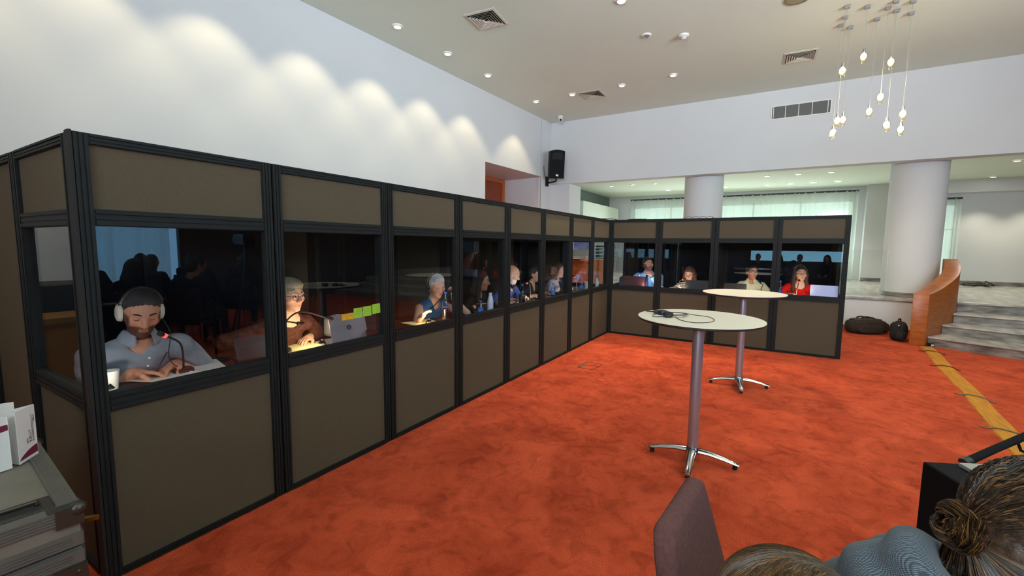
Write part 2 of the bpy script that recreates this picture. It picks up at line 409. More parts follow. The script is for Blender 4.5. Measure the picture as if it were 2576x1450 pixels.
# glass balustrade on the platform edge
M_GLASS = glass_mat('clear_glass', (0.985, 1.0, 0.99), 0.03)
gb = thing('glass_balustrade', 'frameless glass balustrade on the platform edge behind the last booth', 'balustrade')
for ya, yb in ((-4.28, -3.0), (-2.98, -1.7), (-1.68, -0.4)):
    MB().box(3.05, 3.062, ya, yb, PZ+0.001, 1.525).build('glass_panel', M_GLASS, gb)
MB().box(3.035, 3.077, -4.28, -0.4, PZ+0.0005, PZ+0.02).build('floor_rail', M_METALG, gb)
# white wall unit with shelves beyond the corner, blue poster board, lectern etc.
un = thing('shelf_unit', 'white wall unit with thin shelves seen through the corner booth glass', 'shelves')
MB().box(4.7, 8.0, 2.42, 2.48, 2.14, 2.86).box(4.7, 4.78, 2.48, 2.84, 2.14, 2.86).build('fascia', mat('cream_board', lin(222, 230, 216), rough=0.5), un)
MB().box(4.7, 8.2, 2.80, 2.84, PZ+0.001, 2.14).build('back_board', mat('cream_board', lin(222, 230, 216)), un)
for z in (0.85, 1.02, 1.14, 1.26, 1.37, 1.47, 1.56):
    MB().box(4.8, 8.15, 2.50, 2.80, z, z+0.022).build('shelf', mat('shelf_green_grey', lin(150, 158, 138), rough=0.5), un)
for x in (4.8, 5.9, 7.0, 8.1):
    MB().box(x, x+0.04, 2.48, 2.80, PZ+0.001, 2.139).build('upright', M_WHITE, un)
pb = thing('poster_board', 'blue poster board with pale blotches seen through the last window of the long row', 'poster')
MB().box(3.28, 3.31, 1.50, 2.08, PZ+0.30, 1.70).build('board', mat('poster_blue', lin(52, 112, 240), rough=0.5, col2=lin(196, 214, 250), nscale=5, detail=5), pb)
MB().box(3.31, 3.34, 1.56, 1.60, PZ+0.001, 1.65).box(3.31, 3.34, 1.98, 2.02, PZ+0.001, 1.65).box(3.2, 3.45, 1.55, 1.61, PZ+0.001, PZ+0.02).box(3.2, 3.45, 1.97, 2.03, PZ+0.001, PZ+0.02).build('stand', M_METALG, pb)
lc = thing('wooden_cabinet', 'orange wooden cabinet standing behind the corner where the booth rows meet', 'cabinet', (2.35, 1.52, 0))
MB().box(-0.22, 0.22, -0.35, 0.3, 0.0, 1.18).build('body', M_FRAMEWOOD, lc, bevel=0.005)
MB().box(-0.25, 0.24, -0.38, 0.33, 1.18, 1.21).build('top', M_FRAMEWOOD, lc, bevel=0.004)
MB().box(-0.235, -0.22, -0.33, -0.03, 0.1, 1.12).build('door', M_WOOD, lc); MB().box(-0.235, -0.22, -0.02, 0.28, 0.1, 1.12).build('door', M_WOOD, lc)
pr = thing('printer', 'grey office printer on top of the orange wooden cabinet', 'printer', (2.33, 1.55, 1.211))
MB().box(-0.2, 0.2, -0.25, 0.25, 0.0, 0.10).build('base', mat('printer_pale', lin(150, 152, 152), rough=0.5), pr, bevel=0.01)
MB().prism([(-0.2, 0.10), (0.2, 0.10), (0.2, 0.24), (-0.05, 0.24)], -0.24, 0.24, 'y').build('scanner_lid', mat('printer_grey', lin(84, 88, 92), rough=0.5), pr, bevel=0.008)
MB().box(-0.26, -0.2, -0.14, 0.14, 0.03, 0.036).build('paper_tray', M_WHITE, pr)
cb = thing('cardboard_box', 'tall brown cardboard box beside the wooden cabinet', 'box', (2.25, 0.98, 0))
MB().box(-0.14, 0.14, -0.13, 0.13, 0, 1.24).build('carton', mat('cardboard', lin(168, 128, 92), rough=0.85, noise=0.06), cb)
MB().box(-0.1415, -0.14, -0.03, 0.03, 0, 1.24).build('tape', mat('tape_brown', lin(140, 96, 60), rough=0.3), cb)
# ceiling fittings
M_LENS = emis('lamp_lens', (1.0, 0.93, 0.78), 8.0)
M_LENSW = emis('lamp_lens_white', (1.0, 0.95, 0.84), 12.0)
def downlight(x, y, z, label, group, r=0.05, lens=None):
    t = thing('downlight', label, 'ceiling light', (x, y, z-0.001), group=group)
    MB().lathe([(r, -0.02), (r+0.018, -0.012), (r+0.022, 0.0)], n=24, cap=False).lathe([(r, -0.02), (r, -0.004)], n=24, cap=False).build('trim_ring', M_WHITE, t, smooth=True)
    MB().lathe([(0.0, -0.012), (r, -0.012), (r, -0.004), (0.0, -0.004)], n=24).build('lens', lens or M_LENS, t)
    return t
WARM = (1.0, 0.82, 0.48)
WX = [1.24, -0.51, -1.61, -2.68, -3.78, -4.9, -6.0, -7.15, -8.3, -9.5]
names = ['nearest the far corner', 'second from the far corner', 'third from the far corner', 'fourth from the far corner']
for k, x in enumerate(WX):
    y = LW(x)-0.56
    downlight(x, y, CZ, 'small warm downlight close to the long white wall, '+(names[k] if k < 4 else 'beyond the top of the picture'), 'wall washing downlights')
    spot_light('wall_washer', (x, y, CZ-0.03), (x, y+0.10, 0), 39, math.radians(43), 0.45, WARM, 0.02)
for k, (x, y, lb) in enumerate([(1.21, 1.32, 'beside the far square vent, nearest the corner'), (1.20, 0.27, 'middle one of the three near the far wall'), (1.15, -0.70, 'the one nearest the hanging bulbs'), (-1.73, -0.62, 'cut by the top edge between two vents')]):
    downlight(x, y, CZ, 'small white downlight in the high ceiling, '+lb, 'high ceiling downlights')
    spot_light('ceiling_downlight', (x, y, CZ-0.03), (x, y, 0), (280, 320, 330, 390)[k], math.radians(40), 0.8, (1.0, 0.86, 0.66), 0.22)
DL = [(5.178, 1.756), (5.12, 1.12), (5.163, .501), (5.058, -2.2), (5.055, -2.844), (5.067, -3.481), (5.083, -6.438)]
DL2 = [(6.839, .492), (6.807, -1.108), (6.784, -2.18), (6.789, -2.714), (6.804, -3.243), (6.831, -3.775), (7.6, -6.85)]
po = ['first', 'second', 'third', 'fourth', 'fifth', 'sixth', 'seventh']
for k, (x, y) in enumerate(DL): downlight(x, y, SZ, 'nearer-row downlight over the platform, %s from the grey wall' % po[k], 'platform downlights')
for k, (x, y) in enumerate(DL2[:6]): downlight(x, y, SZ, 'bright curtain-row downlight over the platform, %s from the grey wall' % po[k], 'platform downlights', 0.07, M_LENSW)
downlight(*DL2[6], SZ, 'faint downlight beyond the thick column, near the warm lit wall', 'platform downlights', 0.05, M_LENS)
for x, y in ((6.8, -0.3), (6.8, -3.0), (5.1, -6.4), (5.1, 0.9)): spot_light('platform_downlight', (x, y, SZ-0.04), (x, y, 0), 120, math.radians(62), 0.7, (1, 0.92, 0.8), 0.05)
for y in (-6.85, -7.75): spot_light('platform_wall_washer', (7.75, y, SZ-0.35), (7.85, y, 0), 36, math.radians(52), 0.9, (1, 0.9, 0.68), 0.03)
sp = thing('spot_fitting', 'unlit recessed spot fitting beside the smoke detector', 'ceiling light', (-0.63, -0.66, CZ-0.001))
MB().lathe([(0.045, -0.02), (0.07, -0.012), (0.075, 0.0)], n=24, cap=False).build('trim_ring', M_WHITE, sp, smooth=True)
MB().lathe([(0, -0.018), (0.03, -0.016), (0.045, -0.004), (0, -0.004)], n=20).build('bulb', M_METALG, sp, smooth=True)
sd = thing('smoke_detector', 'white domed smoke detector on the high ceiling', 'smoke detector', (-0.355, -1.14, CZ))
MB().lathe([(0.075, -0.001), (0.072, -0.02), (0.05, -0.035)], n=28).build('base', M_WHITE, sd, smooth=True)
MB().lathe([(0.05, -0.035), (0.046, -0.05), (0.03, -0.062), (0, -0.064)], n=28).build('sensor_cap', M_WHITE, sd, smooth=True)
b = MB()
for k in range(10):
    a = 2*PI*k/10; b.box(0.047*math.cos(a)-0.004, 0.047*math.cos(a)+0.004, 0.047*math.sin(a)-0.004, 0.047*math.sin(a)+0.004, -0.052, -0.038)
b.build('slots', M_SLOT, sd)
dc = thing('dome_camera', 'small white security camera on the ceiling near the corner', 'security camera', (2.52, 2.20, CZ))
MB().lathe([(0.07, -0.001), (0.068, -0.035), (0.05, -0.05)], n=24).build('base', M_WHITE, dc, smooth=True)
MB().sphere((0, 0, -0.075), 0.055).build('dome', M_WHITE, dc, smooth=True)
MB().sphere((-0.035, -0.025, -0.095), 0.027).build('lens', M_SLOT, dc, smooth=True)
sk = thing('ceiling_speaker', 'round beige ceiling speaker cut by the top edge', 'speaker', (-0.66, -2.55, CZ))
MB().lathe([(0.15, -0.001), (0.14, -0.012), (0.12, -0.016)], n=36, cap=False).build('rim', mat('beige_plastic', lin(168, 160, 132), rough=0.6), sk, smooth=True)
MB().lathe([(0, -0.012), (0.13, -0.008)], n=36).build('mesh_cover', mat('beige_mesh', lin(158, 150, 118), rough=0.7), sk)
def vent(x, y, s, ang, label):
    t = thing('ceiling_vent', label, 'vent', (x, y, CZ), ang, 'square ceiling vents')
    h = s/2
    def ring(mb, a, b, z0, z1):
        q = [(-1, -1), (1, -1), (1, 1), (-1, 1)]
        vs = [(p*a, r*a, z0) for p, r in q]+[(p*b, r*b, z1) for p, r in q]
        mb._add(vs, [(i, (i+1) % 4, 4+(i+1) % 4, 4+i) for i in range(4)])
    f = MB(); ring(f, h, h-0.035, -0.006, -0.012); ring(f, h, h, 0, -0.006); f.build('frame', M_VENT, t)
    MB().box(-h+0.03, h-0.03, -h+0.03, h-0.03, -0.004, -0.001).build('backing', M_SLOT, t)
    a = h-0.05
    k = 0
    lv = MB()
    while a > 0.03:
        ring(lv, a, a-0.022, -0.022, -0.005); ring(lv, a, a+0.004, -0.022, -0.022); a -= 0.034
    lv.build('louvre', M_VENT, t)
vent(-2.19, 1.15, 0.47, 0.10, 'largest square ceiling vent near the long wall')
vent(1.43, 0.965, 0.47, 0.0, 'square ceiling vent beside the row of downlights by the far wall')
vent(1.36, -2.65, 0.47, 0.05, 'square ceiling vent next to the hanging bulbs')
gr = thing('wall_grille', 'grey ventilation grille high on the wall behind the bulbs', 'vent', (2.999, -2.745, 4.243))
MB().box(-0.012, 0, -0.5, 0.5, -0.135, -0.115).box(-0.012, 0, -0.5, 0.5, 0.115, 0.135).box(-0.012, 0, -0.5, -0.48, -0.115, 0.115).box(-0.012, 0, 0.48, 0.5, -0.115, 0.115).build('frame', M_WHITE, gr)
MB().box(-0.003, -0.001, -0.48, 0.48, -0.115, 0.115).build('backing', mat('grille_backing', lin(70, 70, 68)), gr)
b = MB()
for k in range(22):
    z = -0.108+k*0.0102; b.prism([(-0.009, z), (-0.007, z+0.001), (-0.003, z+0.006), (-0.004, z+0.004)], -0.48, 0.48, 'y')
b.build('louvre', M_GRILLE, gr)
b = MB()
for y in (-0.44, -0.19, 0.03, 0.25, 0.455): b.box(-0.0125, -0.004, y-0.006, y+0.006, -0.115, 0.115)
b.build('divider', M_WHITE, gr)
oc = thing('equipment_case', 'black equipment case reflected in the side window of the first booth', 'case', (-7.42, 2.55, 0))
MB().box(-0.45, 0.45, -0.25, 0.25, 0.0, 0.62).box(-0.45, 0.45, -0.25, 0.25, 0.63, 1.20).build('body', mat('case_black', (0.014, 0.015, 0.017), rough=0.6), oc, bevel=0.01)
MB().box(-0.46, 0.46, -0.26, 0.26, 0.612, 0.638).build('rim', M_METALG, oc)
wc = thing('wooden_crate', 'low brown wooden crate reflected in the side window of the first booth', 'crate', (-7.38, 2.02, 0))
MB().box(-0.40, 0.40, -0.18, 0.18, 0.0, 1.0).build('body', mat('crate_wood', lin(120, 78, 30), rough=0.6, noise=0.15, nscale=5), wc, bevel=0.008)
MB().box(-0.41, 0.41, -0.19, 0.19, 0.93, 0.96).box(-0.41, 0.41, -0.19, 0.19, 0.04, 0.08).build('batten', mat('crate_batten', lin(96, 60, 24), rough=0.6), wc)
# ------------------------------------------------------------------ interpretation booths
M_FRM = mat('booth_frame', lin(27, 30, 30), rough=0.6, noise=0.15, nscale=14, spec=0.22)
M_FRM_D = mat('booth_frame_groove', (0.008, 0.008, 0.008), rough=0.8)
M_BRD = mat('booth_fabric_board', lin(88, 79, 64), rough=0.95, noise=0.08, nscale=120, bump=0.25, bscale=420, spec=0.1)
M_INS = mat('booth_inside_fabric', lin(34, 36, 40), rough=0.95, noise=0.1, nscale=40, spec=0.1)
M_DESK = mat('booth_desk', lin(46, 40, 38), rough=0.5, noise=0.1, nscale=6)
M_PANE = glass_mat("booth_glass", (0.95, 0.96, 0.98), 0.038)
ZT = 2.0
def bar(mb, a0, a1, z0, z1, t0, t1, vert):
    """One frame bar with three raised beads along it; the frame plane is local x (along) and z, outside is -y."""
    mb.box(a0, a1, t0, t1, z0, z1)
    wd = (a1-a0) if vert else (z1-z0)
    for k, (p, h) in enumerate(((0.16, 0.007), (0.5, 0.004), (0.84, 0.006))):
        c = p*wd; hw = 0.105*wd
        if vert: mb.box(a0+c-hw, a0+c+hw, t0-h, t0, z0+0.004, z1-0.004)
        else: mb.box(a0+0.004, a1-0.004, t0-h, t0, z0+c-hw, z0+c+hw)
def booth_panel(parent, name, wdt, glass=True, out=M_BRD):
    """Upright panel in local x 0..wdt, outside face at y=0 looking to -y; frame, boards and pane."""
    e = 0.004; sw = 0.052
    fr = MB()
    bar(fr, e, e+sw, 0.005, ZT, 0, 0.04, True); bar(fr, wdt-e-sw, wdt-e, 0.005, ZT, 0, 0.04, True)
    bar(fr, e+sw, wdt-e-sw, ZT-0.046, ZT, 0, 0.04, False); bar(fr, e+sw, wdt-e-sw, 0.005, 0.034, 0, 0.04, False)
    if glass:
        bar(fr, e+sw, wdt-e-sw, 1.612, 1.684, 0, 0.04, False); bar(fr, e+sw, wdt-e-sw, 0.787, 0.868, 0, 0.04, False)
    p = fr.build(name, M_FRM, parent)
    x0, x1 = e+sw-0.004, wdt-e-sw+0.004
    if glass:
        for nm, za, zb in (('upper_board', 1.680, ZT-0.042), ('lower_board', 0.030, 0.791)):
            b = MB(); b.box(x0, x1, 0.010, 0.030, za, zb); b.build(nm, out, p)
        MB().box(x0, x1, 0.018, 0.023, 0.864, 1.616).build('glass_pane', M_PANE, p)
    else:
        MB().box(x0, x1, 0.010, 0.030, 0.030, ZT-0.042).build('board', out, p)
    return p
def place_panel(p, origin, ang):
    p.location = origin; p.rotation_euler = (0, 0, ang)
AJ = [-6.875, -6.035, -5.16, -4.295, -3.432, -2.582, -1.704, -0.86, 0.0]
BJ = [0.0, -0.829, -1.677, -2.517, -3.358]
DEP = 1.70
def booth(label, a, b, c, first=False, group='interpretation booths'):
    """Booth in local x 0..(c-a), front at y=0, depth along +y."""
    r = thing('interpretation_booth', label, 'interpretation booth', group=group)
    w1, w2 = b-a, c-b; wt = c-a
    place_panel(booth_panel(r, 'front_panel', w1), (0, 0, 0), 0)
    place_panel(booth_panel(r, 'front_panel', w2), (w1, 0, 0), 0)
    # far-end side: outside looks to +x
    place_panel(booth_panel(r, 'side_panel', 0.83), (wt-0.001, 0.042, 0), PI/2)
    place_panel(booth_panel(r, 'side_panel', 0.82, False), (wt-0.001, 0.874, 0), PI/2)
    if first:
        place_panel(booth_panel(r, 'side_panel', 0.83), (0.001, 0.872, 0), -PI/2)
        place_panel(booth_panel(r, 'side_panel', 0.82, False), (0.001, 1.694, 0), -PI/2)
        MB().box(-0.008, 0.004, -0.008, 0.040, 0.002, ZT+0.004).build('corner_post', M_FRM_D, r, bevel=0.002)
    for k, (xa, ww) in enumerate(((0.0, w1), (w1, w2))):
        q = booth_panel(r, 'back_panel', ww, False, M_INS); place_panel(q, (xa+ww, DEP, 0), PI)
    MB().box(0.045, wt-0.045, 0.042, DEP-0.042, ZT-0.035, ZT-0.010).build('roof', M_INS, r)
    MB().box(0.046, wt-0.046, 0.045, 0.66, 0.772, 0.800).box(0.046, wt-0.046, 0.045, 0.065, 0.60, 0.772).box(0.2, 0.24, 0.1, 0.55, 0.0, 0.772).box(wt-0.24, wt-0.2, 0.1, 0.55, 0.0, 0.772).build('desk', M_DESK, r, bevel=0.003)
    # black gaps between the panels
    MB().box(-0.004, 0.004, 0.012, 0.04, 0.0, ZT-0.003).box(w1-0.004, w1+0.004, 0.012, 0.04, 0.0, ZT-0.003).box(wt-0.004, wt+0.004, 0.012, 0.04, 0.0, ZT-0.003).build('joint_strip', M_FRM_D, r)
    return r
BL = ['nearest booth of the long row, with the grey-shirted man with white headphones inside',
      'second booth of the long row, with the silver-haired woman in blue inside',
      'third booth of the long row, with the bald man inside',
      'last booth of the long row, with the woman in a pale jacket inside',
      'booth of the short row touching the long row, with the man in a tie inside',
      'end booth of the short row, with the woman in red inside']
BOOTHS = []
for i in range(4):
    BOOTHS.append(booth(BL[i], AJ[2*i], AJ[2*i+1], AJ[2*i+2], i == 0))
    BOOTHS[-1].location = (AJ[2*i], 0, 0)
for i in range(2):
    BOOTHS.append(booth(BL[4+i], -BJ[2*i], -BJ[2*i+1], -BJ[2*i+2], i == 0))
    BOOTHS[-1].location = (0, BJ[2*i], 0); BOOTHS[-1].rotation_euler = (0, 0, -PI/2)
# the short row's front gives way to the long row's end panel at the corner
ca = MB()
pts = resample([(-0.35, 0.03, 2.004), (-0.2, 0.012, 2.012), (-0.05, 0.03, 2.02), (0.05, -0.06, 2.012), (0.02, -0.16, 1.985), (0.0, -0.26, 1.98), (0.03, -0.32, 2.006), (0.06, -0.6, 2.006)], 40)
ca.tube([tuple(p) for p in pts], 0.006, 8)
tag(ca.build('cable', mat('black_rubber', (0.012, 0.012, 0.012), rough=0.5), smooth=True), 'black cable looped over the top of the corner where the booth rows meet', 'cable')
cb2 = MB(); pp = []
for k in range(90):
    u = k/89; y = -1.22-0.42*u
    z = 2.006+0.022*abs(math.sin(u*PI*4))**0.7*(1 if u < .95 else 0)
    pp.append((0.025+0.01*math.sin(u*9), y, z))
cb2.tube(pp, 0.0035, 6)
tag(cb2.build('cable', MATS['black_rubber'], smooth=True), 'thin wavy cable lying on top of the short row in front of the column', 'cable')

# ------------------------------------------------------------------ high tables
M_TOP = mat('table_laminate', lin(238, 228, 206), rough=0.35, spec=0.4)
M_EDGE = mat('table_black_edge', (0.015, 0.014, 0.014), rough=0.5)
M_CHROME = mat('polished_aluminium', lin(205, 205, 205), rough=0.12, metal=1.0)
M_POLE = mat('satin_pole', lin(176, 178, 190), rough=0.34, metal=0.78)
M_RUB = mat('black_rubber', (0.012, 0.012, 0.012))
def high_table(label, x, y, rz):
    t = thing('high_table', label, 'table', (x, y, 0), rz, 'round high tables')
    R = 0.415
    MB().lathe([(0, 1.028), (R-0.012, 1.028), (R-0.004, 1.034), (R-0.004, 1.0455), (0, 1.0455)], n=72).build('edge_board', M_EDGE, t, smooth=True)
    MB().lathe([(0, 1.0456), (R, 1.0456), (R, 1.0500), (0, 1.05)], n=72).build('table_top', M_TOP, t, smooth=True)
    MB().lathe([(0.0, 0.085), (0.038, 0.085), (0.038, 1.02), (0.11, 1.02), (0.11, 1.028), (0, 1.028)], n=28).build('pole', M_POLE, t, smooth=True)
    MB().lathe([(0.0, 0.05), (0.05, 0.055), (0.052, 0.08), (0.044, 0.096), (0.040, 0.105), (0, 0.105)], n=28).build('hub', M_CHROME, t, smooth=True)
    for k in range(4):
        a = PI/2*k
        p = MB(); p.T = Matrix.Rotation(a, 4, 'Z')
        secs = [(0.035, 0.075, 0.032, 0.024), (0.12, 0.07, 0.027, 0.020), (0.22, 0.052, 0.023, 0.015), (0.285, 0.036, 0.022, 0.012), (0.305, 0.03, 0.018, 0.009)]
        vs = []; fs = []
        for s_, z, hw, hh in secs:
            for q in range(10):
                b = 2*PI*q/10; vs.append((s_, hw*math.cos(b), z+hh*math.sin(b)*(1 if math.sin(b) > 0 else 0.7)))
        for i in range(len(secs)-1):
            for q in range(10): fs.append((i*10+q, i*10+(q+1) % 10, (i+1)*10+(q+1) % 10, (i+1)*10+q))
        fs += [tuple(range(9, -1, -1)), tuple(40+q for q in range(10))]
        p._add(vs, fs)
        for g in range(4): p.box(0.262+g*0.011, 0.267+g*0.011, -0.015, 0.015, 0.0455-g*0.0019, 0.0515-g*0.0019)
        leg = p.build('leg', M_CHROME, t, smooth=True)
        f = MB(); f.T = Matrix.Rotation(a, 4, 'Z'); f.lathe([(0, 0), (0.016, 0), (0.016, 0.024), (0, 0.024)], (0.28, 0, 0), 14)
        f.build('foot', M_RUB, leg)
    return t
high_table('round white high table in front with black headphones on it', -4.215, -2.075, math.radians(93))
high_table('empty round white high table standing closer to the short booth row', -2.09, -2.23, math.radians(100))

# ------------------------------------------------------------------ headphones lying on the front table
M_BLK = mat('black_plastic', (0.014, 0.014, 0.015), rough=0.38)
M_BLKS = mat('black_soft', (0.010, 0.010, 0.011), rough=0.8)
def headphones(label, M, span=0.078, height=0.1, cup=0.036, cupm=None, padm=None, bandm=None, tube_r=0.006, group=None, cat='headphones'):
    """Local frame: band arches in the x-z plane from ear to ear, cups face inward on x."""
    r = thing('headphones', label, cat, group=group); r.matrix_world = M
    pts = []
    for k in range(25):
        a = PI*k/24; pts.append((-span*math.cos(a), 0, height*math.sin(a)))
    pts = [(-span-0.004, 0, -0.03)]+pts+[(span+0.004, 0, -0.03)]
    MB().tube(pts, tube_r, 8, flat=(0.5, 2.0)).build('headband', bandm or M_BLK, r, smooth=True)
    for s_ in (-1, 1):
        c = MB(); c.lathe([(0, 0.018), (cup*0.6, 0.018), (cup*0.92, 0.012), (cup, 0.002), (cup, -0.006), (0, -0.006)], (0, 0, 0), 24, 'x')
        o = c.build('ear_cup', cupm or M_BLK, r, smooth=True); o.location = (s_*(span+0.004), 0, -0.035)
        if s_ < 0: o.rotation_euler = (0, 0, PI)
        p = MB(); p.tube([((-0.010), (cup-0.010)*math.cos(2*PI*k/24), (cup-0.010)*math.sin(2*PI*k/24)) for k in range(24)], 0.011, 8, closed=True)
        p.build('ear_pad', padm or M_BLKS, o, smooth=True)
    return r
TT = 1.0501
hp = headphones('black headphones lying on the front white high table', frame_matrix((-4.255, -1.885, TT+0.017), (0.856, 0.516, 0.0), (0.516, -0.856, 0.0)), 0.066, 0.12, 0.034)
for q_ in hp.children:
    if q_.name.startswith('ear_cup'): q_.rotation_euler.z += PI/2; q_.location.x *= 0.8
hc = MB()
q = [(-4.272, -1.905, 0.010), (-4.30, -1.93, 0.004), (-4.42, -1.99, 0.003), (-4.47, -2.08, 0.003), (-4.40, -2.16, 0.003), (-4.28, -2.18, 0.003), (-4.16, -2.13, 0.003), (-4.12, -2.03, 0.003), (-4.15, -1.99, 0.012)]
hc.tube([(p[0], p[1], TT+p[2]) for p in resample(q, 60)], 0.0022, 6)
q = [(-4.27, -1.87, 0.005), (-4.34, -1.84, 0.003), (-4.37, -1.80, 0.003), (-4.30, -1.775, 0.003), (-4.22, -1.79, 0.004), (-4.25, -1.85, 0.01)]
hc.tube([(p[0], p[1], TT+p[2]) for p in resample(q, 40)], 0.0022, 6)
o = hc.build('cord', M_RUB, smooth=True); o.parent = hp; o.matrix_parent_inverse = hp.matrix_world.inverted()
rc = thing('receiver', 'small black pocket receiver beside the headphones on the front high table', 'receiver', (-4.17, -1.80, TT), math.radians(20))
MB().box(-0.03, 0.03, -0.05, 0.05, 0.0, 0.022).build('body', M_BLK, rc, bevel=0.005)
MB().box(-0.018, 0.018, 0.01, 0.04, 0.0221, 0.024).build('display', mat('grey_display', lin(70, 74, 76), rough=0.2), rc)
MB().cyl((0.0, 0.05, 0.012), (0.02, 0.105, 0.012), 0.0045).build('antenna', M_BLK, rc)

# ------------------------------------------------------------------ flight case, name cards
M_CASE = mat('case_grey_laminate', lin(112, 106, 94), rough=0.55, noise=0.14, nscale=7, bump=0.03, bscale=60)
M_CASES = mat('case_side_laminate', lin(84, 84, 82), rough=0.6, noise=0.10, nscale=9, bump=0.05, bscale=300)
M_ALU = mat('case_aluminium', lin(100, 97, 90), rough=0.5, metal=0.25, noise=0.1, nscale=12)
fc = thing('flight_case', 'silver grey flight case standing beside the first booth', 'flight case', (-7.465, -0.275, 0), math.radians(-4.8))
hx, hy, hz = 0.40, 0.38, 0.72
MB().box(-hx+0.006, hx-0.006, -hy+0.006, hy-0.006, 0.006, hz-0.135).build('body', M_CASES, fc)
lid = MB().box(-hx+0.006, hx-0.006, -hy+0.006, hy-0.006, hz-0.128, hz-0.004).build('lid', M_CASE, fc)
ed = MB()
for x in (-1, 1):
    xa, xb = sorted((x*hx, x*(hx-0.05)))
    ed.box(xa, xb, -hy+0.05, hy-0.05, hz-0.003, hz+0.0005); 
    xc, xd = sorted((x*hx, x*(hx-0.004)))
    ed.box(xc, xd, -hy, hy, hz-0.045, hz)
    for k in range(5): ed.box(*sorted((x*(hx-0.012-k*0.009), x*(hx-0.009-k*0.009))), -hy+0.05, hy-0.05, hz, hz+0.0015)
for y in (-1, 1):
    ya, yb = sorted((y*hy, y*(hy-0.05)))
    ed.box(-hx, hx, ya, yb, hz-0.003, hz+0.0005)
    for z0, n in ((hz-0.045, 5), (hz-0.128, 4), (hz-0.185, 4)):
        ed.box(-hx, hx, *sorted((y*hy, y*(hy-0.004))), z0, z0+0.043)
        for k in range(n): ed.box(-hx+0.03, hx-0.03, *sorted((y*(hy+0.003), y*hy)), z0+0.004+k*0.009, z0+0.009+k*0.009)
for x in (-1, 1):
    for z0 in (hz-0.128, hz-0.185): ed.box(*sorted((x*hx, x*(hx-0.004))), -hy, hy, z0, z0+0.043)
    for y in (-1, 1):
        ed.box(*sorted((x*hx, x*(hx-0.035))), *sorted((y*(hy+0.001), y*(hy-0.004))), 0.02, hz-0.19); ed.box(*sorted((x*(hx+0.001), x*(hx-0.004))), *sorted((y*hy, y*(hy-0.035))), 0.02, hz-0.19)
ed.build('edge_profile', M_ALU, fc)
M_CORN = mat('case_corner_steel', lin(70, 66, 58), rough=0.35, metal=0.55)
for x in (-1, 1):
    for y in (-1, 1):
        c = MB(); c.sphere((x*(hx-0.008), y*(hy-0.008), hz-0.010), 0.022, 14, 10)
        c.box(*sorted((x*(hx+0.002), x*(hx-0.075))), *sorted((y*(hy+0.002), y*(hy-0.04))), hz-0.002, hz+0.0015)
        c.box(*sorted((x*(hx+0.003), x*(hx-0.06))), *sorted((y*(hy+0.006), y*(hy-0.001))), hz-0.055, hz)
        c.box(*sorted((x*(hx+0.004), x*(hx-0.001))), *sorted((y*(hy+0.003), y*(hy-0.06))), hz-0.055, hz)
        c.build('ball_corner', M_CORN, fc, smooth=True)
        c = MB(); c.box(*sorted((x*(hx+0.002), x*(hx-0.075))), *sorted((y*(hy+0.005), y*(hy-0.001))), hz-0.24, hz-0.19).box(*sorted((x*(hx+0.002), x*(hx-0.036))), *sorted((y*(hy+0.005), y*(hy-0.001))), hz-0.33, hz-0.24)
        for px, pz in ((0.02, 0.21), (0.055, 0.21), (0.02, 0.27), (0.02, 0.31)): c.sphere((x*(hx-px), y*(hy+0.006), hz-pz), 0.006, 8, 6)
        c.build('corner_brace', M_CORN, fc)
hd = MB().box(0.262-0.085, 0.262+0.085, -hy+0.045, -hy+0.145, hz+0.0006, hz+0.004)
hplate = hd.build('recessed_handle', M_CORN, fc, bevel=0.001); 
MB().box(0.20, 0.325, -hy+0.065, -hy+0.125, hz+0.0041, hz+0.0048).build('recess', M_SLOT, hplate)
MB().tube([(0.21, -hy+0.085, hz+0.006), (0.21, -hy+0.10, hz+0.014), (0.315, -hy+0.10, hz+0.014), (0.315, -hy+0.085, hz+0.006)], 0.006, 8).build('grip', M_CORN, hplate, smooth=True)
MB().box(hx+0.001, hx+0.006, -hy+0.05, -hy+0.16, hz-0.16, hz-0.07).build('latch_plate', M_CORN, fc)
MB().prism([(hx+0.006, -hy+0.09), (hx+0.05, -hy+0.075), (hx+0.052, -hy+0.085), (hx+0.006, -hy+0.12)], hz-0.105, hz-0.092).build('latch_key', mat('brass', lin(168, 142, 70), rough=0.3, metal=1.0), fc)
M_CARD = mat('white_card', lin(226, 224, 222), rough=0.6)
M_MAROON = mat('maroon_print', lin(112, 20, 52), rough=0.6)
M_INK = mat('grey_ink', lin(96, 92, 96), rough=0.7)
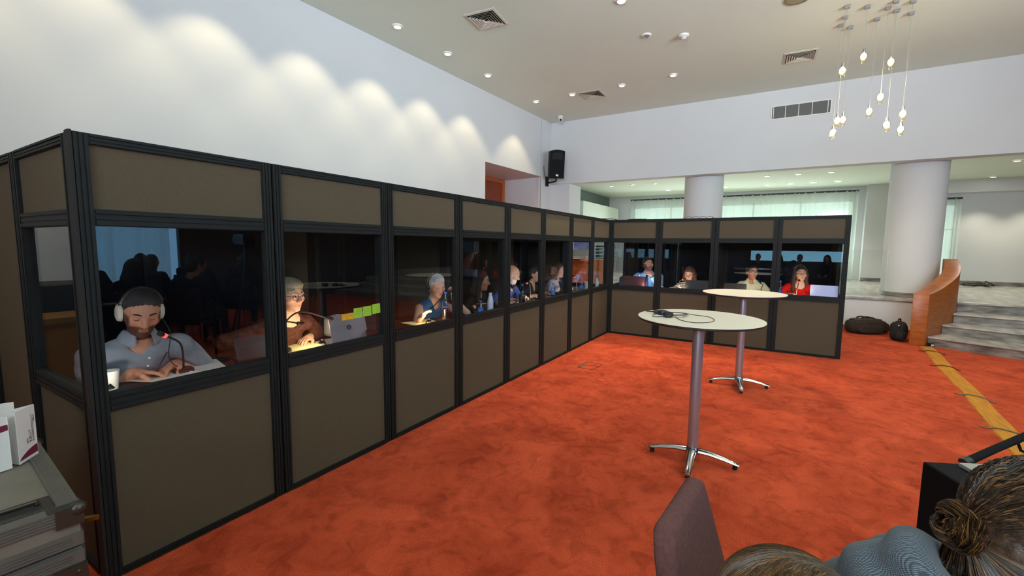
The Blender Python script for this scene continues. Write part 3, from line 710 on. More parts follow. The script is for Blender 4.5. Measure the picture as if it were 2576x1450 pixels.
def tent_card(label, loc, rz, h=0.20, wd=0.10, half=0.055, swoosh='bottom', lines=None, name=None):
    """A folded card standing on its short edge: two leaves joined at a vertical ridge; printed leaf is the +u one."""
    t = thing('name_card', label, 'name card', loc, rz, 'folded name cards')
    m = MB()
    # triangular sleeve standing upright: plan is an open triangle
    A = Vector((0, 0)); B_ = Vector((wd, 0.0)); Cc = Vector((wd*0.30, half))
    th = 0.0012
    def leaf(mb, p, q):
        d = (q-p).normalized(); n = Vector((-d.y, d.x))*th
        mb.prism([tuple(p), tuple(q), tuple(q+n), tuple(p+n)], 0, h)
    leaf(m, A, B_); leaf(m, B_, Cc); leaf(m, Cc, A)
    m.build('card', M_CARD, t)
    def curve_patch(za, zb, f0, f1):
        mb = MB(); n = 14; vs = []; fs = []
        for i in range(n+1):
            u = 0.002+(wd-0.004)*i/n; a = f0(i/n); b = f1(i/n)
            vs += [(u, -0.0012, a), (u, -0.0004, a), (u, -0.0012, b), (u, -0.0004, b)]
        for i in range(n):
            a = 4*i; b = a+4
            fs += [(a, b, b+2, a+2), (a+1, a+3, b+3, b+1), (a, a+1, b+1, b), (a+2, b+2, b+3, a+3)]
        mb._add(vs, fs); mb.build('printed_swoosh', M_MAROON, t)
    if swoosh == 'bottom': curve_patch(0, 0, lambda u: 0.012, lambda u: 0.013+0.030*math.sin(u*PI/2)**0.7)
    elif swoosh == 'top': curve_patch(0, 0, lambda u: h-0.05-0.012*math.cos(u*PI/2), lambda u: h-0.03)
    if lines:
        b = MB(); rn = random.Random(label)
        for u, za, zb_, hw in lines:
            z = za
            while z < zb_:
                l = rn.uniform(0.003, 0.009); b.box(u-hw, u+hw, -0.0009, -0.0004, z, min(z+l, zb_)); z += l+0.0018
        b.build('small_print', M_INK, t)
    if name:
        z = 0.062
        for body, size, u in name:
            text('lettering', body, size, M_INK, t, frame_matrix((u, -0.0006, z), (0, 0, 1), (0, -1, 0)), 'LEFT')
    return t
tz = hz+0.0018
tent_card('white name card with maroon swoosh at its foot and printed name, nearest the case edge', (-7.132, -0.174, tz), math.radians(49.6), 0.198, 0.097, 0.05, 'bottom', [(0.076, 0.06, 0.165, 0.0014), (0.082, 0.06, 0.150, 0.0014), (0.088, 0.135, 0.16, 0.003)],
          [('John', 0.011, 0.048), ('KELLY', 0.018, 0.064)])
tent_card('white name card with maroon swoosh at its head, beside the card with the printed name', (-7.272, -0.205, tz), math.radians(10), 0.195, 0.122, 0.055, 'top', [(0.050, 0.085, 0.125, 0.004), (0.060, 0.085, 0.120, 0.0015)], None)
tent_card('plain white folded card standing behind the other two name cards', (-7.262, 0.01, tz), math.radians(6), 0.19, 0.165, 0.06, None, None, None)

# ------------------------------------------------------------------ upholstered chair in front
M_UPH = mat('mauve_brown_upholstery', lin(98, 68, 66), rough=0.95, noise=0.14, nscale=90, bump=0.25, bscale=420, spec=0.1)
ch = thing('upholstered_chair', 'mauve brown upholstered chair cut by the bottom edge below the front table', 'chair', (0, 0, 0))
bk = MB()
def backrest_pt(u, v):   # u 0..1 across x, v 0..1 up
    return None
sec = [(0.44, -6.53, -6.06), (0.60, -6.525, -6.085), (0.74, -6.515, -6.115), (0.80, -6.50, -6.128), (0.845, -6.47, -6.145), (0.862, -6.43, -6.165)]
vs = []; fs = []
for z, xa, xb in sec:
    tilt = 0.24*(z-0.86); th = 0.026 if z < 0.85 else 0.02
    vs += [(xa, -2.315+tilt-th, z), (xb, -2.345+tilt-th, z), (xb, -2.345+tilt+th, z), (xa, -2.315+tilt+th, z)]
for i in range(len(sec)-1):
    a = 4*i
    for k in range(4): fs.append((a+k, a+(k+1) % 4, a+4+(k+1) % 4, a+4+k))
fs += [(3, 2, 1, 0), tuple(4*(len(sec)-1)+k for k in range(4))]
bk._add(vs, fs); bk.build('backrest', M_UPH, ch, smooth=True, bevel=0.018, segs=4)
MB().box(-6.53, -6.05, -2.93, -2.45, 0.40, 0.47).build('seat', M_UPH, ch, bevel=0.025, segs=3)
for x, y in ((-6.50, -2.90), (-6.08, -2.90), (-6.50, -2.48), (-6.08, -2.48)):
    MB().cyl((x, y, 0.0), (x, y, 0.405), 0.012, 0.017, 12).build('leg', M_CHROME, ch, smooth=True)

# ------------------------------------------------------------------ bags, yellow cable ramp, floor hatch
M_BAG = mat('brown_black_canvas', lin(44, 36, 28), rough=0.9, noise=0.25, nscale=14, bump=0.2, bscale=120)
M_BAGB = mat('black_canvas', lin(24, 25, 26), rough=0.85, noise=0.2, nscale=14, bump=0.2, bscale=160)
bg = thing('duffel_bag', 'dark brown canvas duffel bag on the carpet by the white low wall', 'bag', (2.62, -3.98, 0), math.radians(-62))
def soft(mb, cx, cy, cz, ax, ay, az, n=28, m=16, p=3.2, wob=0.03, seed=1):
    rnd = random.Random(seed); ph = [rnd.uniform(0, 6.28) for _ in range(4)]
    vs = []; fs = []
    for j in range(m+1):
        t = -PI/2+PI*j/m
        for i in range(n):
            a = 2*PI*i/n
            f = lambda c: math.copysign(abs(c)**(2/p), c)
            k = 1+wob*math.sin(3*a+ph[0]+2*t)+wob*0.7*math.sin(5*a+ph[1]-3*t)
            vs.append((cx+ax*f(math.cos(t))*f(math.cos(a))*k, cy+ay*f(math.cos(t))*f(math.sin(a))*k, cz+az*f(math.sin(t))*(1 if t < 0 else k)))
    for j in range(m):
        for i in range(n): fs.append((j*n+i, j*n+(i+1) % n, (j+1)*n+(i+1) % n, (j+1)*n+i))
    mb._add(vs, fs); return mb
soft(MB(), 0, 0, 0.135, 0.33, 0.15, 0.134, seed=3).build('bag_body', M_BAG, bg, smooth=True)
soft(MB(), 0.0, 0.0, 0.255, 0.26, 0.10, 0.022, seed=4).build('lid_flap', mat('brown_leather', lin(66, 44, 28), rough=0.6, noise=0.2, nscale=10), bg, smooth=True)
soft(MB(), 0.0, -0.145, 0.10, 0.22, 0.03, 0.075, seed=6).build('front_pocket', M_BAG, bg, smooth=True)
soft(MB(), 0.33, 0.0, 0.11, 0.04, 0.10, 0.09, seed=7).build('end_pocket', M_BAG, bg, smooth=True)
for s_ in (-1, 1):
    MB().tube([tuple(p) for p in resample([(-0.12, s_*0.07, 0.26), (-0.09, s_*0.05, 0.305), (0.0, s_*0.03, 0.30), (0.09, s_*0.05, 0.295), (0.12, s_*0.07, 0.26)], 16)], 0.012, 8).build('handle', M_BAGB, bg, smooth=True)
bp_ = thing('backpack', 'round black rucksack leaning beside the wooden stair wall', 'bag', (2.14, -4.36, 0), math.radians(-30))
soft(MB(), 0, 0, 0.165, 0.145, 0.11, 0.164, p=2.6, seed=8).build('bag_body', M_BAGB, bp_, smooth=True)
soft(MB(), -0.08, -0.06, 0.10, 0.11, 0.075, 0.085, p=2.6, seed=9).build('front_pocket', M_BAGB, bp_, smooth=True)
MB().tube([tuple(p) for p in resample([(-0.04, 0, 0.32), (-0.035, 0, 0.365), (0.035, 0, 0.365), (0.04, 0, 0.32)], 14)], 0.011, 8).build('handle', M_BAGB, bp_, smooth=True)
MB().sphere((-0.145, -0.05, 0.27), 0.018, 10, 8).build('buckle', M_METALG, bp_)
yc = thing('cable_ramp', 'flat yellow cable cover strip running across the carpet from the steps', 'cable cover')
cl = [(1.68, -4.63), (1.2, -4.60), (0.55, -4.53), (-0.1, -4.47), (-0.88, -4.42), (-1.6, -4.34), (-2.25, -4.28), (-2.9, -4.21), (-3.6, -4.13), (-4.4, -4.05)]
cp = resample([(x, y, 0) for x, y in cl], 90)
vs = []; fs = []
rnd = random.Random(4)
prof = [(-0.082, 0.0), (-0.075, 0.012), (-0.055, 0.018), (-0.03, 0.021), (0.0, 0.019), (0.03, 0.022), (0.055, 0.017), (0.075, 0.012), (0.082, 0.0)]
for i, p in enumerate(cp):
    a = cp[max(i-1, 0)]; b = cp[min(i+1, 89)]; t = np.array([b[0]-a[0], b[1]-a[1]]); t = t/np.linalg.norm(t); n = (-t[1], t[0])
    for u, z in prof:
        zz = z*(1+0.2*math.sin(i*0.55+u*30))+0.0005 if z else 0.0
        vs.append((p[0]+n[0]*u, p[1]+n[1]*u, zz))
K = len(prof)
for i in range(89):
    for k in range(K-1): fs.append((i*K+k, i*K+k+1, (i+1)*K+k+1, (i+1)*K+k))
    fs.append((i*K, (i+1)*K, (i+1)*K+K-1, i*K+K-1))
fs += [tuple(range(K)), tuple(89*K+k for k in range(K-1, -1, -1))]
m = MB(); m._add(vs, fs)
m.build('strip', mat('yellow_fabric_tape', lin(206, 142, 18), rough=0.8, col2=lin(176, 104, 20), nscale=9, stretch=(0.5, 6, 1), bump=0.25, bscale=90, detail=6), yc, smooth=True)
for i in (9, 25, 44, 60):
    p = cp[i]; q2 = cp[i+1]; t = np.array([q2[0]-p[0], q2[1]-p[1]]); t /= np.linalg.norm(t); n = np.array([-t[1], t[0]])
    L_ = []
    for u, z in ((-0.15, 0.006), (-0.10, 0.007), (-0.06, 0.026), (0.0, 0.03), (0.06, 0.027), (0.10, 0.008), (0.135, 0.006)):
        s_ = p[:2]+n*u+t*(0.35*u*(1 if i < 40 else 1.4)); L_.append((s_[0], s_[1], z))
    MB().tube([tuple(v) for v in resample(L_, 24)], 0.005 if i < 40 else 0.006, 6).build('tie_cord', mat('dark_cord', lin(60, 44, 30), rough=0.9) if i < 40 else mat('grey_cord', lin(128, 118, 100), rough=0.9), yc, smooth=True)
fh = thing('floor_hatch', 'square carpeted floor hatch with a metal grip near the booth corner', 'floor hatch', (-2.24, -0.53, 0), math.radians(-4))
b = MB()
b.box(-0.16, 0.16, -0.11, -0.105, 0.001, 0.004).box(-0.16, 0.16, 0.105, 0.11, 0.001, 0.004).box(-0.16, -0.155, -0.105, 0.105, 0.001, 0.004).box(0.155, 0.16, -0.105, 0.105, 0.001, 0.004)
b.build('frame', mat('hatch_edge', lin(92, 34, 18), rough=0.8), fh)
MB().box(-0.145, 0.03, 0.06, 0.095, 0.001, 0.006).build('grip', mat('hatch_metal', lin(132, 118, 92), rough=0.5, metal=0.5), fh, bevel=0.001)
# small black plug and cables by the steps
pl = thing('extension_socket', 'small black socket block between the wooden wall and the lowest step', 'socket', (1.80, -4.70, 0), math.radians(-60))
MB().box(-0.035, 0.035, -0.03, 0.03, 0, 0.06).build('body', M_BLK, pl, bevel=0.006)
MB().box(-0.02, 0.02, -0.032, -0.03, 0.015, 0.045).build('face', M_WHITE, pl)
cc = MB(); rnd = random.Random(11)
pts = [(7.75+rnd.uniform(-.15, .15), -6.55-0.1*k+rnd.uniform(-.05, .05), PZ+0.02+rnd.uniform(0, .06)) for k in range(7)]
for s_ in range(4):
    q = [(x+rnd.uniform(-.1, .1), y+rnd.uniform(-.06, .06), PZ+0.012+abs(rnd.gauss(0, .035))) for x, y, z in pts]
    cc.tube([tuple(p) for p in resample(q, 40)], 0.012, 6)
tag(cc.build('cable_bundle', M_RUB, smooth=True), 'tangle of black cables on the marble platform along the back wall', 'cables')

# ------------------------------------------------------------------ wall speaker
M_SPK = mat('speaker_black', (0.007, 0.008, 0.009), rough=0.55, spec=0.25)
sw = thing('wall_speaker', 'black loudspeaker on a bracket in the corner above the booths', 'loudspeaker')
sc_ = Vector((2.45, 2.22, 3.53)); fdir = Vector((-0.80, -0.55, -0.14)).normalized()
Ms = frame_matrix(sc_, fdir.cross(Vector((0, 0, 1))).normalized(), -fdir)
# local: x across, y up, z back
def lockid(o): o.matrix_local = Ms
Wd, Hh, Dd = 0.185, 0.34, 0.30
poly = []
for k in range(13):
    u = -1+2*k/12; poly.append((u*Wd, Hh-0.03*u*u))
poly += [(Wd*0.98, -Hh), (-Wd*0.98, -Hh)]
b = MB(); b.prism(poly, 0.012, Dd); lockid(b.build('cabinet', M_SPK, sw, bevel=0.012))
b = MB(); b.prism([(x*0.95, y*0.955) for x, y in poly], -0.006, 0.012); lockid(b.build('front_grille', mat('speaker_mesh', (0.006, 0.008, 0.009), rough=0.7, bump=0.4, bscale=160, spec=0.15), sw, bevel=0.006))
b = MB(); b.tube([(0.135*math.cos(2*PI*k/40), -0.12+0.135*math.sin(2*PI*k/40), -0.007) for k in range(40)], 0.006, 8, closed=True); lockid(b.build('woofer_ring', M_SPK, sw, smooth=True))
b = MB(); b.prism([(-0.14, 0.11), (0.14, 0.11), (0.11, 0.27), (-0.11, 0.27)], -0.010, -0.005); lockid(b.build('horn', M_SLOT, sw, bevel=0.003))
b = MB()
for pg in ([(-0.028, -0.285), (-0.012, -0.285), (-0.006, -0.24), (-0.022, -0.24)], [(0.012, -0.29), (0.028, -0.29), (0.032, -0.245), (0.018, -0.245)], [(-0.022, -0.24), (-0.006, -0.24), (0.026, -0.288), (0.012, -0.29)]): b.prism([(-x, y) for x, y in pg], -0.012, -0.006)
lockid(b.build('logo', emis('logo_white', (0.9, 0.92, 0.95), 0.25), sw))
b = MB(); b.box(2.71, 2.83, LW(2.77)-0.04, LW(2.77)-0.002, 3.06, 3.30).build('wall_plate', M_SPK, sw, bevel=0.004)
b = MB(); b.tube([(2.77, LW(2.77)-0.03, 3.14), (2.56, 2.34, 3.13), (2.50, 2.27, 3.13)], 0.022, 10).tube([(2.50, 2.27, 3.125), (2.50, 2.27, 3.24)], 0.02, 10)
b.build('bracket_arm', M_SPK, sw, smooth=True)
b = MB(); b.tube([tuple(p) for p in resample([(2.62, LW(2.62)-0.005, 3.55), (2.63, LW(2.63)-0.02, 3.35), (2.70, LW(2.7)-0.04, 3.22), (2.74, LW(2.74)-0.03, 3.16)], 20)], 0.006, 6); b.build('cord', M_RUB, sw, smooth=True)

# ------------------------------------------------------------------ hanging bulbs
M_BULB = emis('bulb_glow', (1.0, 0.80, 0.44), 9.0)
M_BULBG = glass_mat('bulb_glass', (1, 0.93, 0.74), 0.06, 0.08)
M_CORDC = mat('cord_clear', lin(150, 148, 138), rough=0.3)
BPIX = [  # canopy (x, y) on the ceiling and bulb height
 (-0.136, -3.111, 3.92), (0.181, -3.124, 3.36), (-0.007, -3.336, 4.10), (0.161, -3.57, 3.60), (0.008, -3.623, 3.98), (0.115, -3.807, 3.34),
 (0.42, -3.10, 3.25), (0.55, -3.22, 3.45), (0.45, -3.50, 3.50), (0.30, -3.68, 3.26), (0.48, -3.86, 3.22)]
BN = ['highest bulb of the cluster', 'second highest bulb of the cluster', 'third highest bulb of the cluster', 'bulb at the upper middle of the cluster', 'bulb at the middle of the cluster', 'bulb just under the middle of the cluster',
      'sixth lowest bulb of the cluster', 'fourth lowest bulb of the cluster', 'third lowest bulb of the cluster', 'second lowest bulb of the cluster', 'lowest bulb of the cluster']
order = sorted(range(len(BPIX)), key=lambda i: -BPIX[i][2])
for rank, i in enumerate(order):
    x, y, z = BPIX[i]
    t = thing('pendant_lamp', 'glass pendant lamp on a thin cord, '+BN[rank], 'pendant lamp', (x, y, CZ), group='cluster of hanging bulbs')
    MB().box(-0.03, 0.03, -0.03, 0.03, -0.03, -0.001).build('canopy', M_METALG, t, bevel=0.002)
    h = CZ-z
    MB().cyl((0, 0, -0.03), (0, 0, -h+0.045), 0.0025, n=6).build('cord', M_CORDC, t)
    MB().lathe([(0, 0.05), (0.012, 0.05), (0.016, 0.01), (0.014, 0.0), (0, 0.0)], (0, 0, -h), 16).build('socket', M_METALG, t, smooth=True)
    MB().lathe([(0.016, 0.005), (0.030, -0.005), (0.042, -0.04), (0.040, -0.075), (0.030, -0.095), (0.026, -0.098), (0.034, -0.128), (0.032, -0.13)], (0, 0, -h), 20, cap=False).build('glass_shade', M_BULBG, t, smooth=True)
    MB().sphere((0, 0, -h-0.045), 0.033, 14, 10, (1, 1, 1.3)).build('bulb', M_BULB, t, smooth=True)
    point_light('pendant_glow', (x, y, z-0.16), 0.8, (1.0, 0.78, 0.45), 0.03)
    spot_light('pendant_downward_glow', (x, y, z-0.16), (x, y, 0), 13.0, math.radians(82), 0.5, (1.0, 0.84, 0.60), 0.04)
# ------------------------------------------------------------------ people: smooth-blended distance fields meshed as one surface
def _rot(yaw=0, pitch=0, roll=0):
    """Head rotation: yaw>0 turns to +X, pitch>0 looks down, roll>0 tilts the head towards -X; the face looks to -Y."""
    return np.array(Matrix.Rotation(yaw, 3, 'Z') @ Matrix.Rotation(pitch, 3, 'X') @ Matrix.Rotation(roll, 3, 'Y'))
class SDF:
    def __init__(s): s.p = []
    def cap(s, a, b, ra, rb=None, k=0.02, op='u', flat=None, sq=None):
        a = np.array(a, float); b = np.array(b, float); rb = ra if rb is None else rb
        r = max(ra, rb)*(max(sq) if sq is not None else 1)+0.002
        s.p.append(('c', a, b, ra, rb, k, op, flat, sq, np.minimum(a, b)-r, np.maximum(a, b)+r)); return s
    def chain(s, pts, rs, k=0.02, op='u'):
        for i in range(len(pts)-1): s.cap(pts[i], pts[i+1], rs[i], rs[i+1], k, op)
        return s
    def ell(s, c, r, R=None, k=0.02, op='u'):
        c = np.array(c, float); r = np.array(r, float); m = np.max(r)+0.002
        s.p.append(('e', c, r, R, None, k, op, None, None, c-m, c+m)); return s
    def half(s, c, n, k=0.004, box=None):
        """Cut away the side of the plane towards n (inside box (lo, hi) only)."""
        c = np.array(c, float); n = np.array(n, float); n = n/np.linalg.norm(n)
        s.p.append(('h', c, n, None, None, k, 's', None, None, box[0] if box else None, box[1] if box else None)); return s
    def grow(s, q):
        """A copy with every solid inflated by q."""
        o = SDF()
        for t in s.p:
            t = list(t)
            if t[6] == 'u':
                if t[0] == 'c': t[3] += q; t[4] += q
                elif t[0] == 'e': t[2] = t[2]+q
                if t[9] is not None: t[9] = t[9]-q; t[10] = t[10]+q
            o.p.append(tuple(t))
        return o
    def mesh(s, h, wob=None):
        un = [t for t in s.p if t[6] == 'u']
        lo = np.min([t[9] for t in un], axis=0)-3*h-0.015; hi = np.max([t[10] for t in un], axis=0)+3*h+0.015
        n = np.ceil((hi-lo)/h).astype(int)+1
        F = np.full(n, 0.3, np.float32)
        ax = [lo[i]+h*np.arange(n[i]) for i in range(3)]
        for t in s.p:
            kind, A, B, C_, D_, k, op, flat, sq, l, u = t
            if l is None: sl = [slice(0, n[i]) for i in range(3)]
            else:
                m = k+0.02
                sl = [slice(max(0, int((l[i]-m-lo[i])/h)), min(n[i], int((u[i]+m-lo[i])/h)+2)) for i in range(3)]
            X = ax[0][sl[0]][:, None, None]; Y = ax[1][sl[1]][None, :, None]; Z = ax[2][sl[2]][None, None, :]
            if X.size == 0 or Y.size == 0 or Z.size == 0: continue
            if kind == 'c':
                ab = B-A; L2 = float(ab@ab)+1e-12
                tt = np.clip(((X-A[0])*ab[0]+(Y-A[1])*ab[1]+(Z-A[2])*ab[2])/L2, 0, 1)
                dx = X-A[0]-tt*ab[0]; dy = Y-A[1]-tt*ab[1]; dz = Z-A[2]-tt*ab[2]
                if sq is not None: dx = dx/sq[0]; dy = dy/sq[1]; dz = dz/sq[2]
                d = np.sqrt(dx*dx+dy*dy+dz*dz)-(C_+(D_-C_)*tt)
                if flat:
                    un_ = ab/math.sqrt(L2)
                    d = np.maximum(d, (X-B[0])*un_[0]+(Y-B[1])*un_[1]+(Z-B[2])*un_[2])
            elif kind == 'e':
                x, y, z = X-A[0], Y-A[1], Z-A[2]
                if C_ is not None:
                    R = C_; x, y, z = x*R[0, 0]+y*R[1, 0]+z*R[2, 0], x*R[0, 1]+y*R[1, 1]+z*R[2, 1], x*R[0, 2]+y*R[1, 2]+z*R[2, 2]
                k0 = np.sqrt((x/B[0])**2+(y/B[1])**2+(z/B[2])**2); k1 = np.sqrt((x/B[0]**2)**2+(y/B[1]**2)**2+(z/B[2]**2)**2)+1e-9
                d = k0*(k0-1)/k1
            else:
                d = -((X-A[0])*B[0]+(Y-A[1])*B[1]+(Z-A[2])*B[2])
            d = d.astype(np.float32); f = F[sl[0], sl[1], sl[2]]
            if op == 'u':
                q = np.maximum(k-np.abs(f-d), 0)/k; F[sl[0], sl[1], sl[2]] = np.minimum(f, d)-q*q*k*0.25
            else:
                g = -d; q = np.maximum(k-np.abs(f-g), 0)/k; F[sl[0], sl[1], sl[2]] = np.maximum(f, g)+q*q*k*0.25
        if wob is not None:
            X = ax[0][:, None, None]; Y = ax[1][None, :, None]; Z = ax[2][None, None, :]
            near = np.abs(F) < 0.05
            F = F+np.where(near, wob(X, Y, Z), 0).astype(np.float32)
        return surface_nets(F, lo, h)
def surface_nets(F, lo, h):
    S_ = F < 0
    n = F.shape
    c = np.zeros((n[0]-1, n[1]-1, n[2]-1), np.int8)
    for i in (0, 1):
        for j in (0, 1):
            for k in (0, 1):
                c += S_[i:n[0]-1+i, j:n[1]-1+j, k:n[2]-1+k]
    act = np.argwhere((c > 0) & (c < 8))
    idx = np.full(c.shape, -1, np.int32); idx[act[:, 0], act[:, 1], act[:, 2]] = np.arange(len(act))
    cor = [(i, j, k) for i in (0, 1) for j in (0, 1) for k in (0, 1)]
    val = {q: F[act[:, 0]+q[0], act[:, 1]+q[1], act[:, 2]+q[2]] for q in cor}
    P = np.zeros((len(act), 3)); N = np.zeros(len(act))
    for q in cor:
        for a in range(3):
            if q[a] == 0:
                r = list(q); r[a] = 1; r = tuple(r); f0 = val[q]; f1 = val[r]
                m = (f0 < 0) != (f1 < 0)
                t = np.where(m, f0/np.where(m, f0-f1, 1), 0)
                p = np.array(q, float)[None, :].repeat(len(act), 0); p[:, a] = t
                P += p*m[:, None]; N += m
    V = lo+h*(act+P/N[:, None])
    faces = []
    for a in range(3):
        b, d = (a+1) % 3, (a+2) % 3
        s0 = [slice(None)]*3; s1 = [slice(None)]*3
        s0[a] = slice(0, n[a]-1); s1[a] = slice(1, n[a])
        A = S_[tuple(s0)]; B = S_[tuple(s1)]
        e = np.argwhere(A != B)
        e = e[(e[:, b] > 0) & (e[:, d] > 0) & (e[:, b] < n[b]-1) & (e[:, d] < n[d]-1)]
        ins = A[e[:, 0], e[:, 1], e[:, 2]]
        def cell(db, dd):
            q = e.copy(); q[:, b] -= db; q[:, d] -= dd
            return idx[q[:, 0], q[:, 1], q[:, 2]]
        Q = np.stack([cell(1, 1), cell(0, 1), cell(0, 0), cell(1, 0)], 1)
        Q[~ins] = Q[~ins][:, ::-1]
        faces.append(Q)
    return V, np.concatenate(faces)
def mesh_obj(name, V, Fc, mt, parent=None, col=None):
    me = bpy.data.meshes.new(name)
    me.vertices.add(len(V)); me.vertices.foreach_set('co', np.asarray(V, np.float32).ravel())
    me.loops.add(4*len(Fc)); me.loops.foreach_set('vertex_index', np.asarray(Fc, np.int32).ravel())
    me.polygons.add(len(Fc)); me.polygons.foreach_set('loop_start', np.arange(0, 4*len(Fc), 4, dtype=np.int32))
    me.polygons.foreach_set('use_smooth', np.ones(len(Fc), bool))
    me.update(calc_edges=True); me.validate()
    me.materials.append(mt)
    if col is not None:
        at = me.color_attributes.new('tone', 'FLOAT_COLOR', 'POINT')
        c4 = np.ones((len(V), 4), np.float32); c4[:, :3] = col; at.data.foreach_set('color', c4.ravel())
    o = bpy.data.objects.new(name, me); COL.objects.link(o)
    if parent: o.parent = parent
    return o
def tone_mat(name, rough=0.5, sss=0.0):
    m = bpy.data.materials.new(name); m.use_nodes = True; nt = m.node_tree; b = nt.nodes['Principled BSDF']
    a = nt.nodes.new('ShaderNodeAttribute'); a.attribute_name = 'tone'; nt.links.new(a.outputs['Color'], b.inputs['Base Color'])
    b.inputs['Roughness'].default_value = rough; b.inputs['Specular IOR Level'].default_value = 0.3
    n2 = nt.nodes.new('ShaderNodeTexNoise'); n2.inputs['Scale'].default_value = 180; bp = nt.nodes.new('ShaderNodeBump'); bp.inputs['Strength'].default_value = 0.08; bp.inputs['Distance'].default_value = 0.004
    nt.links.new(n2.outputs['Fac'], bp.inputs['Height']); nt.links.new(bp.outputs['Normal'], b.inputs['Normal'])
    return m
M_SKIN = tone_mat('skin')
M_EYEW = mat('eye_white', lin(226, 220, 212), rough=0.2); M_IRIS = mat('eye_dark', (0.02, 0.013, 0.009), rough=0.1)
def hair_mat(name, c, c2=None):
    return mat('hair_'+name, c, rough=0.5, col2=c2 or tuple(min(1, x*1.9+0.004) for x in c), nscale=40, stretch=(5, 5, 0.7), bump=0.5, bscale=90, detail=5)
def ik(S_, Wt, l1, l2, hint):
    S_ = np.array(S_, float); Wt = np.array(Wt, float); d = Wt-S_; L = np.linalg.norm(d)
    if L > (l1+l2)*0.985: Wt = S_+d/L*(l1+l2)*0.985; d = Wt-S_; L = np.linalg.norm(d)
    a = (l1*l1-l2*l2+L*L)/(2*L); hgt = math.sqrt(max(l1*l1-a*a, 0)); u = d/L
    hv = np.array(hint, float); hv = hv-u*(hv@u); hv /= np.linalg.norm(hv)+1e-9
    return S_+u*a+hv*hgt, Wt
def hand(sd, wr, dr, nrm, side, curl=0.5, s=1.0, pinch=False):
    """Palm from the wrist along dr, palm facing nrm; four fingers of unequal length bent in three places, thumb off the side."""
    dr = np.array(dr, float); dr /= np.linalg.norm(dr); nrm = np.array(nrm, float); nrm = nrm-dr*(nrm@dr); nrm /= np.linalg.norm(nrm)
    sx = np.cross(dr, nrm)*side           # towards the thumb
    wr = np.array(wr, float)
    pc = wr+dr*0.048*s
    R = np.stack([sx, dr, nrm], 1)
    sd.ell(pc, (0.040*s, 0.052*s, 0.016*s), R, k=0.014)
    sd.cap(wr-dr*0.01, wr+dr*0.03*s, 0.025*s, 0.026*s, k=0.02)
    tips = []
    for i, (off, ln, sp) in enumerate(((0.028, 0.070, 0.10), (0.010, 0.079, 0.02), (-0.009, 0.073, -0.05), (-0.027, 0.058, -0.14))):
        b = wr+dr*(0.088-0.006*abs(i-1))*s+sx*off*s
        ang = curl*(0.55+0.10*i)
        p = b; d0 = dr*math.cos(sp)+sx*math.sin(sp)
        pts = [p-d0*0.02*s]; rr = [0.0092*s]
        pts.append(p); rr.append(0.0095*s)
        for j, fr in enumerate((0.42, 0.32, 0.26)):
            aa = ang*(0.7+j*0.75)
            q = d0*math.cos(aa)+nrm*math.sin(aa)
            p = p+q*ln*fr*s; pts.append(p); rr.append((0.0088-0.0008*j)*s)
        sd.chain(pts, rr, k=0.006); tips.append(p)
    tb = wr+dr*0.028*s+sx*0.030*s
    t1 = tb+(dr*0.55+sx*0.62+nrm*0.35)*0.040*s; t2 = t1+(dr*0.82+sx*0.22+nrm*(0.35+0.4*curl))*0.030*s; t3 = t2+(dr*0.9-sx*0.12+nrm*(0.3+0.5*curl))*0.024*s
    sd.chain([wr+dr*0.02*s+sx*0.014*s, tb, t1, t2, t3], [0.016*s, 0.0135*s, 0.0115*s, 0.0105*s, 0.0085*s], k=0.012)
def head(sd, H, R, s, male):
    T = lambda p: H+R@(np.array(p, float)*s)
    E = lambda c, r, k=0.012, op='u': sd.ell(T(c), np.array(r)*s, R, k*s, op)
    C_ = lambda a, b, ra, rb=None, k=0.008, op='u': sd.cap(T(a), T(b), ra*s, None if rb is None else rb*s, k*s, op)
    j = 1.0 if male else 0.93
    E((0, 0.018, 0.030), (0.075, 0.095, 0.090))
    E((0, -0.020, 0.010), (0.068, 0.072, 0.085), 0.03)
    E((0, -0.028, -0.045), (0.060*j, 0.060, 0.062), 0.03)
    E((0, -0.040, -0.080), (0.044*j, 0.046, 0.036), 0.03)
    E((0, -0.076, -0.098), (0.022*j, 0.016, 0.015), 0.02)                 # chin
    for x in (-1, 1):
        E((x*0.050, -0.055, -0.018), (0.022, 0.024, 0.020), 0.025)          # cheekbone
        E((x*0.031, -0.098, 0.010), (0.019, 0.016, 0.012), 0.014, 's')       # eye socket
        E((x*0.031, -0.074, 0.009), (0.0155, 0.0145, 0.0125), 0.006)          # lidded eyeball
        C_((x*0.048, -0.072, 0.031), (x*0.014, -0.086, 0.029), 0.0065, 0.0075, 0.012)   # brow ridge
        E((x*0.079, 0.012, -0.004), (0.009, 0.023, 0.033), 0.008)            # ear
        E((x*0.084, 0.008, 0.004), (0.008, 0.010, 0.016), 0.006, 's')
        E((x*0.0125, -0.097, -0.030), (0.0085, 0.0095, 0.008), 0.008)         # nostril wing
    C_((0, -0.084, 0.020), (0, -0.108, -0.022), 0.0085, 0.0115, 0.012)        # nose
    E((0, -0.109, -0.026), (0.0105, 0.0095, 0.0085), 0.008)
    C_((-0.020, -0.083, -0.060), (0.020, -0.083, -0.060), 0.0045, None, 0.006, 's')   # mouth line
    C_((-0.016, -0.0862, -0.0545), (0.016, -0.0862, -0.0545), 0.0050, None, 0.006)
    C_((-0.013, -0.0855, -0.0675), (0.013, -0.0855, -0.0675), 0.0056, None, 0.006)
    return T
def smooth(e0, e1, x): t = np.clip((x-e0)/(e1-e0), 0, 1); return t*t*(3-2*t)
TROUS = mat('dark_trousers', lin(34, 36, 44), rough=0.9, noise=0.1, nscale=30)
SHOE = mat('dark_shoe', (0.012, 0.011, 0.011), rough=0.4)
